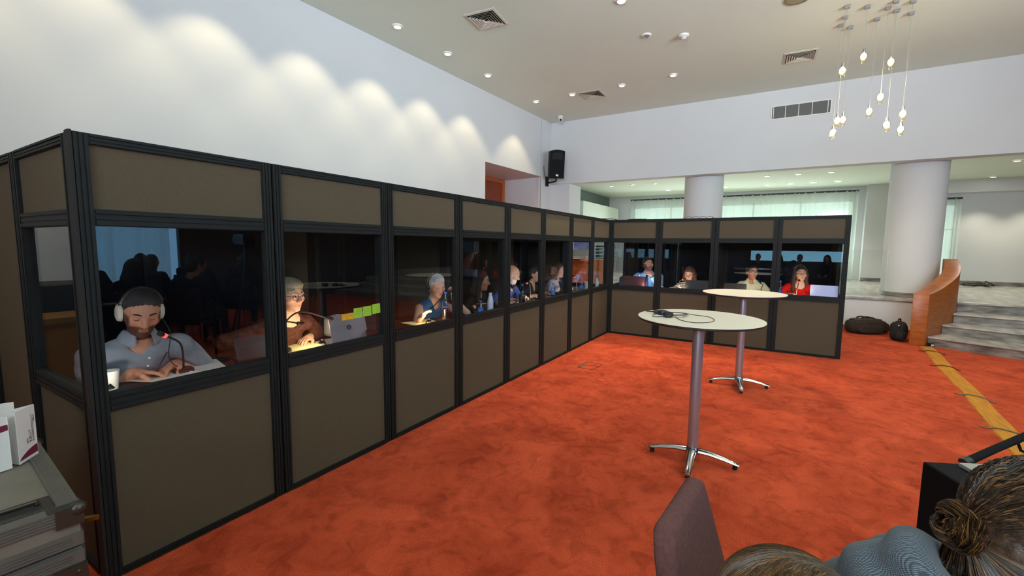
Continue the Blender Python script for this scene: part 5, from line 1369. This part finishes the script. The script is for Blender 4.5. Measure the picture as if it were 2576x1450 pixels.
laptop('silver laptop with a round dark badge below the green sticky notes', (-5.35, 0.20, DZ), D(2), 0.33, 0.205, D(-14), M_SILV, True)
laptop('black laptop in front of the woman in the pale jacket', (-1.42, 0.16, DZ), D(-6), 0.36, 0.215, D(-16), M_BLK)
laptop('dark red laptop in front of the man with the tie', (0.17, -0.36, DZ), RB, 0.42, 0.21, D(-12), mat('laptop_maroon', lin(70, 30, 34), rough=0.35))
laptop('black laptop in front of the striped woman', (0.17, -1.42, DZ), RB, 0.36, 0.19, D(-14), M_BLK)
laptop('low black laptop behind the far white table top', (0.2, -1.98, DZ), RB, 0.32, 0.17, D(-20), M_BLK)
laptop('silver laptop at the end window beside the woman in red', (0.17, -3.13, DZ), RB, 0.33, 0.20, D(-10), mat('laptop_lilac', lin(176, 174, 200), rough=0.4, metal=0.3))
laptop('dark laptop between the grey-shirted man and the woman with round glasses', (-5.98, 0.26, DZ), D(-12), 0.30, 0.15, D(-30), M_BLK)
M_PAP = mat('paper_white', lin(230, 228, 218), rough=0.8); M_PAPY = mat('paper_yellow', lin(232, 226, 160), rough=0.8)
def paper(label, x, y, rz, w=0.21, h=0.297, mt=None, dog=0.0):
    t = tag(MB().grid(lambda u, v: (w*(u-0.5), h*(v-0.5), 0.0012+0.012*dog*(2*u-1)**2*(1-v)), 8, 8).build('paper_sheet', mt or M_PAP, solid=0.0008), label, 'paper', 'papers on the booth desks')
    t.location = (x, y, DZ+0.001); t.rotation_euler = (0, 0, rz); return t
paper('white sheet under the hands of the grey-shirted man', -6.50, 0.36, D(20), dog=1)
paper('second white sheet beside the hands of the grey-shirted man', -6.28, 0.40, D(-14), dog=0.5)
paper('bright lamp-lit pad to the near side of the silver laptop', -5.66, 0.38, D(8), 0.30, 0.22, M_PAPY)
paper('lamp-lit sheet in front of the silver-haired woman', -4.42, 0.36, D(-10), 0.3, 0.22, M_PAPY)
paper('white open booklet in front of the bald man', -2.72, 0.30, D(10), dog=1)
paper('white sheet beside the steel mug of the dark-jacketed woman', -2.34, 0.34, D(-8))
paper('white sheet beside the black laptop of the woman in the pale jacket', -1.72, 0.2, D(5))
paper('white sheet in front of the striped woman', 0.3, -1.06, D(80))
paper('white sheet between the man with the tie and the striped woman', 0.3, -0.76, D(95))
pe = MB(); a = Vector((-6.46, 0.375, 0.858)); b = Vector((-6.43, 0.41, 0.955))
pe.cyl((-6.52, 0.37, 0.815), (-6.445, 0.40, 0.925), 0.004, n=8)
tag(pe.build('pen', M_BLK), 'black pen in the hand of the grey-shirted man', 'pen')
def lathe_thing(name, label, cat, pos, parts, group=None):
    t = thing(name, label, cat, pos, group=group)
    for nm, prof, mt in parts: MB().lathe(prof, (0, 0, 0.0005), 24).build(nm, mt, t, smooth=True)
    return t
M_CUP = mat('paper_cup', lin(222, 218, 206), rough=0.6); M_STEEL = mat('steel_mug', lin(170, 168, 164), rough=0.18, metal=1.0)
M_PET = glass_mat('bottle_plastic', (0.62, 0.82, 0.98), 0.10); M_CAPB = mat('bottle_cap_blue', lin(40, 110, 206), rough=0.4)
M_LBL = mat('bottle_label', lin(52, 108, 190), rough=0.5)
def cup(label, pos, r=0.036, h=0.095): return lathe_thing('paper_cup', label, 'cup', pos, [('body', [(r*0.75, 0), (r, h), (r+0.002, h+0.001), (r-0.002, h-0.001), (r*0.72, 0.004), (0, 0.004)], M_CUP)])
cup('white paper cup at the near corner of the first booth desk', (-6.715, 0.33, DZ))
cup('white cup between the man with the tie and the striped woman', (0.2, -0.86, DZ), 0.03, 0.07)
cup('white cup beside the striped woman', (0.2, -1.02, DZ), 0.03, 0.06)
cup('white cup beside the blue-capped bottle of the woman in red', (0.16, -2.56, DZ), 0.036, 0.10)
cup('lamp-lit white cup near the corner of the long row', (-0.68, 0.16, DZ), 0.04, 0.15)
def mug(label, pos): return lathe_thing('steel_mug', label, 'mug', pos, [('body', [(0.036, 0), (0.040, 0.004), (0.040, 0.125), (0.036, 0.127), (0.036, 0.01), (0, 0.01)], M_STEEL), ('rim', [(0.0405, 0.12), (0.042, 0.1235), (0.0405, 0.127)], M_STEEL)])
mug('shiny steel mug in front of the silver-haired woman', (-4.24, 0.20, DZ)); mug('shiny steel mug in front of the dark-jacketed woman', (-2.76, 0.20, DZ))
def bottle(label, pos, h=0.22): return lathe_thing('water_bottle', label, 'bottle', pos, [
    ('bottle_body', [(0, 0.002), (0.03, 0.0), (0.033, 0.01), (0.033, h*0.55), (0.028, h*0.66), (0.013, h*0.86), (0.012, h*0.92)], M_PET), ('cap', [(0, h*0.99), (0.0145, h*0.985), (0.0145, h*0.90), (0, h*0.90)], M_CAPB), ('bottle_label', [(0.0335, h*0.25), (0.0336, h*0.48)], M_LBL)], 'plastic water bottles')
bottle('clear water bottle with a blue cap behind the steel mug of the silver-haired woman', (-4.13, 0.30, DZ), 0.28)
bottle('small blue water bottle in front of the woman with long dark hair', (-3.745, 0.14, DZ), 0.16)
bottle('tall blue-capped water bottle behind the steel mug of the dark-jacketed woman', (-2.68, 0.24, DZ), 0.26)
bottle('blue-capped water bottle near the corner of the long row', (-0.93, 0.14, DZ), 0.24)
bottle('blue-capped water bottle beside the woman in red', (0.14, -2.585, DZ), 0.26)
bottle('water bottle half hidden beside the woman in the pale jacket', (-1.95, 0.16, DZ), 0.22)
M_THW = mat('flask_white', lin(206, 206, 222), rough=0.35)
def flask(label, pos, h=0.2): return lathe_thing('flask', label, 'flask', pos, [('body', [(0, 0), (0.032, 0.0), (0.034, 0.006), (0.034, h*0.55), (0.026, h*0.78), (0.016, h*0.86)], M_THW), ('cap', [(0.019, h*0.86), (0.019, h*0.985), (0.016, h), (0, h)], M_THW)])
flask('white metal flask beside the small blue water bottle', (-3.56, 0.14, DZ), 0.225); flask('white metal flask standing at the corner of the long row', (-0.265, 0.13, DZ), 0.19)
ph = thing('phone_stand', 'dark phone leaning on a white stand at the first short-row window', 'phone', (0.16, -0.16, DZ), RB)
MB().prism([(-0.01, 0.0005), (0.07, 0.0005), (0.045, 0.10), (0.03, 0.10)], -0.03, 0.03, 'x').build('stand', M_WHITE, ph, bevel=0.003)
o = MB().box(-0.037, 0.037, -0.004, 0.004, 0.0, 0.15).build('phone', M_BLK, ph, bevel=0.003); o.location = (0, 0.012, 0.05); o.rotation_euler = (D(-14), 0, 0)
bgp = thing('paper_bag', 'crumpled pale paper bag behind the silver laptop', 'paper bag', (-5.25, 0.50, DZ))
soft(MB(), 0, 0, 0.085, 0.10, 0.05, 0.084, p=4.5, wob=0.035, seed=21).build('bag_body', mat('bag_paper_grey', lin(150, 146, 142), rough=0.8), bgp, smooth=True)
M_NG = mat('note_green', lin(168, 226, 60), rough=0.8); M_NY = mat('note_yellow', lin(246, 186, 22), rough=0.8)
def note(label, x, z, w, h, mt, tilt, lines=4):
    t = thing('sticky_note', label, 'sticky note', (x, 0.0245, z), group='sticky notes on the booth glass'); t.rotation_euler = (0, tilt, 0)
    MB().box(-w/2, w/2, -0.0004, 0.0004, -h/2, h/2).build('note', mt, t)
    b = MB(); rn = random.Random(label)
    for k in range(lines):
        zz = h*(0.30-0.18*k); x0 = -w*0.36
        while x0 < w*0.28:
            l = rn.uniform(0.05, 0.16)*w; b.box(x0, min(x0+l, w*0.34), -0.0007, -0.0004, zz-0.0008, zz+0.0008); x0 += l+0.05*w
    if lines: b.build('handwriting', M_INK, t)
note('green sticky note nearest the yellow notes on the glass', -5.430, 1.053, 0.074, 0.072, M_NG, D(1))
note('middle green sticky note of the three on the glass', -5.347, 1.056, 0.078, 0.072, M_NG, D(0))
note('blank green sticky note next to the window post', -5.262, 1.064, 0.076, 0.072, M_NG, D(-2), 0)
note('yellow sticky note farthest from the green notes', -5.545, 1.038, 0.042, 0.044, M_NY, D(0), 2)
note('yellow sticky note touching the green notes', -5.495, 1.038, 0.048, 0.044, M_NY, D(0), 2)
# reading lamps on the desks, with their own light
M_LAMPON = emis('reading_lamp_glow', (1.0, 0.80, 0.45), 10)
def reading_lamp(label, pos, tip, power, col=(1.0, 0.78, 0.48), aim=None):
    t = thing('reading_lamp', label, 'lamp', group='reading lamps in the booths'); b = Vector(pos); q = Vector(tip)
    MB().lathe([(0, 0.0005), (0.04, 0.0005), (0.038, 0.016), (0, 0.018)], pos, 20).build('base', M_BLK, t, smooth=True)
    MB().tube([tuple(p) for p in resample([(b.x, b.y, b.z+0.015), (b.x, b.y, b.z+0.03), ((b.x+q.x)/2, (b.y+q.y)/2, q.z+0.012), tuple(q)], 16)], 0.005, 8).build('arm', M_BLK, t, smooth=True)
    MB().lathe([(0.010, 0.022), (0.026, 0.0), (0.024, 0.0), (0.008, 0.02)], tip, 18, cap=False).build('lamp_shade', M_BLK, t, smooth=True)
    MB().sphere((q.x, q.y, q.z+0.008), 0.011, 10, 8).build('bulb', M_LAMPON, t)
    spot_light('reading_lamp_light', (q.x, q.y+0.0, q.z+0.03), aim or (q.x, q.y+0.25, q.z-0.22), power, D(80), 0.5, col, 0.012)
    return t
reading_lamp('low black reading lamp shining on the pad beside the silver laptop', (-5.60, 0.16, DZ), (-5.60, 0.20, 0.845), 4.5, aim=(-5.65, 0.45, 1.0))
reading_lamp('low black reading lamp beside the white cup in the first booth', (-6.80, 0.16, DZ), (-6.77, 0.18, 0.845), 0.75, (1, .9, .75), aim=(-6.5, 0.40, 0.92))
reading_lamp('low black reading lamp lighting the papers of the silver-haired woman', (-4.60, 0.14, DZ), (-4.52, 0.17, 0.845), 3.2, aim=(-4.2, 0.42, 0.98))
reading_lamp('low black reading lamp before the long-haired woman', (-3.62, 0.30, DZ), (-3.58, 0.28, 0.845), 0.22, aim=(-3.3, 0.45, 1.0))
reading_lamp('low black reading lamp between the bald man and the dark-jacketed woman', (-2.60, 0.14, DZ), (-2.58, 0.16, 0.845), 2.6, (1, .86, .66), aim=(-2.4, 0.5, 1.05))
reading_lamp('low black reading lamp before the woman in the pale jacket', (-1.20, 0.12, DZ), (-1.22, 0.14, 0.845), 1.6, (.96, .90, .95), aim=(-1.1, 0.5, 1.1))
reading_lamp('low black reading lamp near the lit cup at the corner', (-0.52, 0.20, DZ), (-0.55, 0.18, 0.845), 1.6, aim=(-0.72, 0.2, 0.82))
reading_lamp('low black reading lamp before the man with the tie', (0.12, -0.62, DZ), (0.14, -0.60, 0.845), 2.8, (.92, .95, 1.0), aim=(0.5, -0.55, 1.15))
reading_lamp('low black reading lamp before the striped woman', (0.12, -1.24, DZ), (0.14, -1.20, 0.845), 2.4, aim=(0.5, -1.2, 1.02))
reading_lamp('low black reading lamp before the woman in the cream shirt', (0.12, -2.14, DZ), (0.14, -2.16, 0.845), 2.0, aim=(0.5, -2.18, 1.05))
reading_lamp('low black reading lamp before the woman in red', (0.12, -2.90, DZ), (0.14, -2.88, 0.845), 2.4, aim=(0.5, -2.85, 1.1))
# ------------------------------------------------------------------ people close to the camera
def knit_mat():
    m = bpy.data.materials.new('blue_knit'); m.use_nodes = True; nt = m.node_tree; N = nt.nodes; L = nt.links; b = N['Principled BSDF']
    b.inputs['Roughness'].default_value = 0.95; b.inputs['Specular IOR Level'].default_value = 0.1; b.inputs['Sheen Weight'].default_value = 0.2
    tc = N.new('ShaderNodeTexCoord'); mp = N.new('ShaderNodeMapping'); mp.inputs['Rotation'].default_value = (0.5, 0.5, 0.4); L.new(tc.outputs['Object'], mp.inputs['Vector'])
    w1 = N.new('ShaderNodeTexWave'); w1.inputs['Scale'].default_value = 95; w1.inputs['Distortion'].default_value = 1.0; w1.inputs['Detail'].default_value = 1; w1.bands_direction = 'X'
    w2 = N.new('ShaderNodeTexWave'); w2.inputs['Scale'].default_value = 120; w2.inputs['Distortion'].default_value = 1.4; w2.inputs['Detail'].default_value = 1; w2.bands_direction = 'Z'
    L.new(mp.outputs['Vector'], w1.inputs['Vector']); L.new(mp.outputs['Vector'], w2.inputs['Vector'])
    mu = N.new('ShaderNodeMath'); mu.operation = 'MULTIPLY'; L.new(w1.outputs['Fac'], mu.inputs[0]); L.new(w2.outputs['Fac'], mu.inputs[1])
    cr = N.new('ShaderNodeValToRGB'); cr.color_ramp.elements[0].color = (*lin(62, 74, 86), 1); cr.color_ramp.elements[1].color = (*lin(124, 140, 152), 1); cr.color_ramp.elements[1].position = 0.55
    L.new(mu.outputs[0], cr.inputs['Fac']); L.new(cr.outputs['Color'], b.inputs['Base Color'])
    bp = N.new('ShaderNodeBump'); bp.inputs['Strength'].default_value = 0.6; bp.inputs['Distance'].default_value = 0.003; L.new(mu.outputs[0], bp.inputs['Height']); L.new(bp.outputs['Normal'], b.inputs['Normal'])
    return m
M_KNIT = knit_mat()
HW = np.array([-6.503, -2.925, 1.075]); RZ = D(14)
def shawl(r, T, R, H, N, Cc, P, s, Rt, AR):
    """Knitted shawl in thick folds over the shoulders and back, all in the person's local frame."""
    sd = SDF()
    SLc, SRc = AR[0][0], AR[1][0]
    mid = (SLc+SRc)/2
    sd.cap(SLc+np.array([0.03, 0.02, -0.02]), SRc+np.array([-0.03, 0.02, -0.02]), 0.085, None, 0.05)
    sd.ell(mid+np.array([0, 0.07, -0.17]), (0.225, 0.145, 0.25), None, 0.06)
    for k, (a, b) in enumerate(((AR[0][0], AR[0][1]), (AR[1][0], AR[1][1]))): sd.cap(a, b, 0.082, 0.075, 0.05)
    sd.cap(mid+np.array([0.05, 0.15, -0.05]), mid+np.array([0.0, 0.34, -0.23]), 0.105, 0.13, 0.07); sd.cap(mid+np.array([0.12, 0.12, -0.07]), mid+np.array([0.12, 0.30, -0.30]), 0.10, 0.12, 0.06)
    nb = N+np.array([0, 0.03, 0.0])
    ring = [nb+np.array([0.095*math.sin(a), -0.085*math.cos(a)+0.01, 0.020-0.035*math.cos(a)*1.0+0.01*math.sin(3*a)]) for a in np.linspace(0, 2*PI, 19)]
    sd.chain(ring, [0.034]*19, 0.022)
    ring = [nb+np.array([0.135*math.sin(a), -0.125*math.cos(a)+0.02, -0.035-0.03*math.cos(a)]) for a in np.linspace(0, 2*PI, 19)]
    sd.chain(ring, [0.038]*19, 0.03)
    sd.chain([nb+np.array([0.02, 0.11, 0.05]), nb+np.array([-0.06, 0.11, -0.02]), nb+np.array([-0.14, 0.06, -0.10]), nb+np.array([-0.2, 0.0, -0.2])], [0.022, 0.026, 0.024, 0.02], 0.02)
    sd.chain([nb+np.array([0.05, 0.12, 0.03]), nb+np.array([0.05, 0.16, -0.06]), nb+np.array([0.03, 0.19, -0.18])], [0.024, 0.024, 0.022], 0.03)
    V, Fc = sd.mesh(0.006, lambda X, Y, Z: 0.004*np.sin(X*34+Z*21)*np.sin(Y*30-Z*26))
    mesh_obj('knitted_shawl', V, Fc, M_KNIT, r)
    # hair wound into a loose knot, as strands over a solid core
    hm = mat('hair_chestnut', lin(34, 23, 15), rough=0.45, col2=lin(74, 50, 28), nscale=16, stretch=(9, 1.0, 9), bump=0.15, bscale=60)
    hs = SDF(); E = lambda c, rr, k=0.012, op='u': hs.ell(T(c), np.array(rr)*s, R, k*s, op)
    E((0, 0.022, 0.036), (0.088, 0.108, 0.102)); E((0, 0.06, -0.03), (0.078, 0.066, 0.080), 0.03)
    E((0, -0.115, -0.045), (0.062, 0.090, 0.112), 0.014, 's')
    E((0, 0.118, -0.022), (0.033, 0.031, 0.032), 0.012)
    V, Fc = hs.mesh(0.005, lambda X, Y, Z: 0.0015*np.sin(X*300+Z*60)*np.sin(Y*260))
    hair = mesh_obj('hair', V, Fc, hm, r)
    hmats = [hm, mat('hair_dark_strand', lin(26, 18, 12), rough=0.4), mat('hair_gold_strand', lin(112, 78, 40), rough=0.4)]
    rn = random.Random(5); st = MB()
    for k in range(2800):      # strands swept from the hairline back to the knot
        st.cur = rn.choice((0, 0, 0, 1, 1, 2)); a = rn.uniform(-3.0, 3.0); e = rn.uniform(0.0, 1.0); jit = 1.008+0.010*rn.uniform(-1, 1)
        p0 = np.array([0.088*math.sin(a)*(0.7+0.3*e), -0.05-0.03*e+0.04*abs(a)/2.6, 0.03+0.108*math.cos(a)*(0.6+0.4*e)])
        pts = []
        for j in range(13):
            u = j/12; q = p0*(1-u)+np.array([0.02*math.sin(a), 0.105, -0.020+0.02*math.cos(a)])*u
            c = np.array([0, 0.022, 0.036]); dv = q-c; sc_ = 1/math.sqrt((dv[0]/0.0925)**2+(dv[1]/0.1125)**2+(dv[2]/0.1075)**2)
            q2 = c+dv*sc_*jit if u < 0.8 else q+np.array([0, 0.006, 0])
            pts.append(tuple(T(q2)))
        st.tube(pts, [0.0005]+[0.0009]*11+[0.0006], 4)
    for k in range(900):      # strands drawn up from the nape
        st.cur = rn.choice((0, 0, 1, 1, 2)); a = rn.uniform(-1.5, 1.5); z0 = rn.uniform(-0.115, -0.02); R0 = (0.090-0.10*max(0, -0.045-z0))*(1+0.02*rn.uniform(-1, 1))
        pts = []
        for j in range(7):
            u = j/6; aa = a*(1-0.75*u); z = z0*(1-u)+(-0.03)*u; rr_ = R0+0.008*u
            pts.append(tuple(T((rr_*math.sin(aa)*0.98, 0.030+rr_*1.02*math.cos(aa), z))))
        st.tube(pts, [0.0005, .0009, .0010, .0010, .0010, .0009, .0006], 3)
    for k in range(700):      # strands wound round the knot
        st.cur = rn.choice((0, 0, 1, 2))
        a0 = rn.uniform(0, 6.28); rr = rn.uniform(0.036, 0.044); dz = rn.uniform(-0.026, 0.037); ln = rn.uniform(1.6, 3.4)
        pts = []
        for j in range(10):
            a = a0+ln*j/9; w = math.sqrt(max(0.0, 1-(dz/0.038)**2))
            pts.append(tuple(T((rr*w*math.cos(a)*1.05, 0.122+dz*0.9+0.010*math.sin(a*2+a0), -0.024+rr*w*math.sin(a)))))
        st.tube(pts, [0.0005]+[0.0010]*8+[0.0005], 3)
    st.build('hair_strands', hmats, hair, smooth=True)
person('person seen from behind, dark hair in a knot, wrapped in a blue knitted shawl', tuple(HW), RZ, (-6.50, -2.60), D(4), D(16), 0, False,
       (206, 154, 126), None, (52, 34, 22), ('dark_top', C_DARK), 'long', 'crew', lh=(-6.30, -3.02, 0.72), rh=(-6.62, -3.06, 0.72), h=0.006, extra=shawl)
def brown_crown(r, T, R, H, N, Cc, P, s, Rt, AR):
    hm = mat('hair_light_brown', lin(58, 42, 24), rough=0.45, col2=lin(112, 84, 46), nscale=16, stretch=(9, 1.0, 9), bump=0.15, bscale=60)
    hs = SDF(); E = lambda c, rr, k=0.012, op='u': hs.ell(T(c), np.array(rr)*s, R, k*s, op)
    E((0, 0.022, 0.036), (0.088, 0.108, 0.102)); E((0, 0.06, -0.05), (0.08, 0.07, 0.10), 0.03); E((0, -0.115, -0.045), (0.062, 0.090, 0.112), 0.014, 's')
    V, Fc = hs.mesh(0.006); hair = mesh_obj('hair', V, Fc, hm, r)
    rn = random.Random(6); st = MB()
    hmats = [hm, mat('hair_brown_strand', lin(60, 44, 26), rough=0.4), mat('hair_gold_strand', lin(112, 78, 40), rough=0.4)]
    for k in range(1500):
        st.cur = rn.choice((0, 0, 1, 1, 2))
        a = rn.uniform(-1.7, 1.7); y0 = rn.uniform(-0.06, 0.09); jit = 1.008+0.010*rn.uniform(-1, 1)
        pts = []
        for j in range(8):
            u = a*(0.15+0.85*j/7) if abs(a) > .2 else a
            q = np.array([0.092*math.sin(u), y0+0.05*j/7, 0.107*math.cos(u)]); k_ = math.sqrt(max(0.05, 1-((q[1]-0.022)/0.114)**2))*jit
            pts.append(tuple(T((q[0]*k_, q[1], 0.036+q[2]*k_))))
        st.tube(pts, [0.0005]+[0.0010]*6+[0.0005], 3)
    st.build('hair_strands', hmats, hair, smooth=True)
person('top of a light brown head of hair peeping over the lower edge before the shawl', (-6.765, -2.578, 0.945), D(20), (-6.84, -2.40), 0, D(10), 0, False,
       (206, 154, 126), None, (80, 58, 34), ('dark_top', C_DARK), 'long', 'crew', lh=(-6.70, -2.70, 0.66), rh=(-6.95, -2.72, 0.66), h=0.008, legs=False, extra=brown_crown)
M_MATT = mat('matt_black', (0.008, 0.008, 0.009), rough=0.85, spec=0.12)
# black equipment box, microphone boom
eb = thing('equipment_box', 'black box with a pale card on top beyond the seated woman with the shawl', 'equipment box', (-5.89, -3.055, 0), D(24))
MB().box(-0.10, 0.13, -0.12, 0.08, 0.0, 0.915).build('body', M_MATT, eb, bevel=0.006)
MB().box(-0.055, 0.11, -0.10, 0.0, 0.9155, 0.926).build('card', mat('card_grey', lin(150, 146, 136), rough=0.6), eb, bevel=0.001)
MB().tube([(-0.1005, -0.05, 0.84), (-0.112, -0.02, 0.845), (-0.1005, 0.02, 0.84)], 0.006, 8).build('cable_socket', M_RUB, eb)
bs = thing('boom_stand', 'black boom arm of a stand reaching in from the edge over the yellow strip', 'stand')
MB().tube([(-5.0, -3.262, 0.655), (-4.92, -3.36, 0.70), (-4.70, -3.63, 0.815)], [0.017, 0.0155, 0.0155], 12).build('boom_arm', M_MATT, bs, smooth=True)
MB().tube([(-5.012, -3.247, 0.648), (-4.995, -3.268, 0.658)], 0.021, 12).build('end_cap', M_RUB, bs, smooth=True)
MB().tube([(-4.70, -3.63, 0.0), (-4.70, -3.63, 1.0)], 0.014, 12).build('upright_pole', M_MATT, bs, smooth=True)
MB().lathe([(0, 0), (0.14, 0), (0.14, 0.02), (0.02, 0.035), (0, 0.035)], (-4.70, -3.63, 0), 24).build('round_base', M_MATT, bs, smooth=True)
MB().tube([(-4.80, -3.46, 0.735), (-4.745, -3.50, 0.66), (-4.70, -3.63, 0.60)], 0.006, 8).build('brace', M_MATT, bs, smooth=True)
# ------------------------------------------------------------------ the seated audience and the camera tripod that the booth glass reflects
M_CHF = mat('audience_chair_fabric', lin(58, 44, 46), rough=0.95)
def audience_chair():
    t = thing('audience_chair', 'upholstered hall chair in the rows reflected by the booth glass', 'chair', group='audience chairs')
    MB().box(-0.23, 0.23, -0.28, 0.18, 0.37, 0.41).build('seat', M_CHF, t, bevel=0.015); MB().box(-0.22, 0.22, 0.195, 0.235, 0.42, 0.90).build('backrest', M_CHF, t, bevel=0.015)
    for x, y in ((-0.2, -0.25), (0.2, -0.25), (-0.2, 0.215), (0.2, 0.215)): MB().cyl((x, y, 0), (x, y, 0.42), 0.012, n=8).build('leg', M_CHROME, t)
    return t
apt = []
for k, (hr, hc_, tp) in enumerate((('short', (24, 20, 18), ('dark_jacket', C_DARK)), ('long', (60, 44, 32), ('black_top', C_BLACK)))):
    p, _, _ = person('dark seated audience member reflected in the first booth windows', (0, -0.02, 1.20), 0, (0, 0.0), 0, D(6), 0, k == 0, (190, 140, 112), hr, hc_, tp, 'long', 'crew', lh=(0.1, -0.30, 0.66), rh=(-0.1, -0.30, 0.66), h=0.011, group='seated audience')
    apt.append(p)
ach = audience_chair()
rn = random.Random(12); first = [True, True, True]
for row, (y0, xs) in enumerate(((-4.55, (-5.9, -5.2, -4.5)), (-5.5, (-6.2, -5.4, -4.7, -4.0, -3.3)), (-6.5, (-5.9, -5.1, -4.3, -3.6, -2.8, -2.1)), (-7.5, (-5.6, -4.8, -4.1, -3.3)))):
    for i, x in enumerate(xs):
        k = (i+row) % 2; yy = y0+rn.uniform(-0.06, 0.06); rz = D(55+rn.uniform(-8, 8))
        p = apt[k] if first[k] else copy_tree(apt[k]); first[k] = False
        p.location = (x, yy, rn.uniform(-0.04, 0.02) if False else 0); p.rotation_euler = (0, 0, rz)
        c = ach if first[2] else copy_tree(ach); first[2] = False
        c.location = (x, yy, 0); c.rotation_euler = (0, 0, rz)
for i, y in enumerate((-1.95, -2.6, -3.2, -3.95, -4.6)):
    p = copy_tree(apt[i % 2]); p.location = (-10.4+0.2*(i % 2), y, 0); p.rotation_euler = (0, 0, D(95+6*i)); p['label'] = 'dark seated audience member reflected before the bright strip in the short booth row'; p['group'] = 'audience at the back'
    c = copy_tree(ach); c.location = (-10.4+0.2*(i % 2), y, 0); c.rotation_euler = (0, 0, D(95+6*i)); c['label'] = 'hall chair at the back reflected by the short booth row'; c['group'] = 'chairs at the back'
tp = thing('video_tripod', 'tall video camera on a tripod reflected in the first booth window', 'tripod', (-3.55, -5.0, 0))
for k in range(3):
    a = 2*PI*k/3+0.4; MB().tube([(0, 0, 1.25), (0.42*math.cos(a), 0.42*math.sin(a), 0.0)], [0.022, 0.014], 10).build('leg', M_BLK, tp, smooth=True)
MB().cyl((0, 0, 1.2), (0, 0, 1.5), 0.025).build('centre_column', M_BLK, tp, smooth=True)
MB().box(-0.10, 0.10, -0.16, 0.14, 1.5, 1.68).box(-0.05, 0.05, -0.30, -0.16, 1.53, 1.63).build('camera_body', M_BLK, tp, bevel=0.01)
MB().tube([(0, 0.05, 1.48), (0.28, 0.30, 1.40)], 0.012).build('pan_handle', M_BLK, tp)
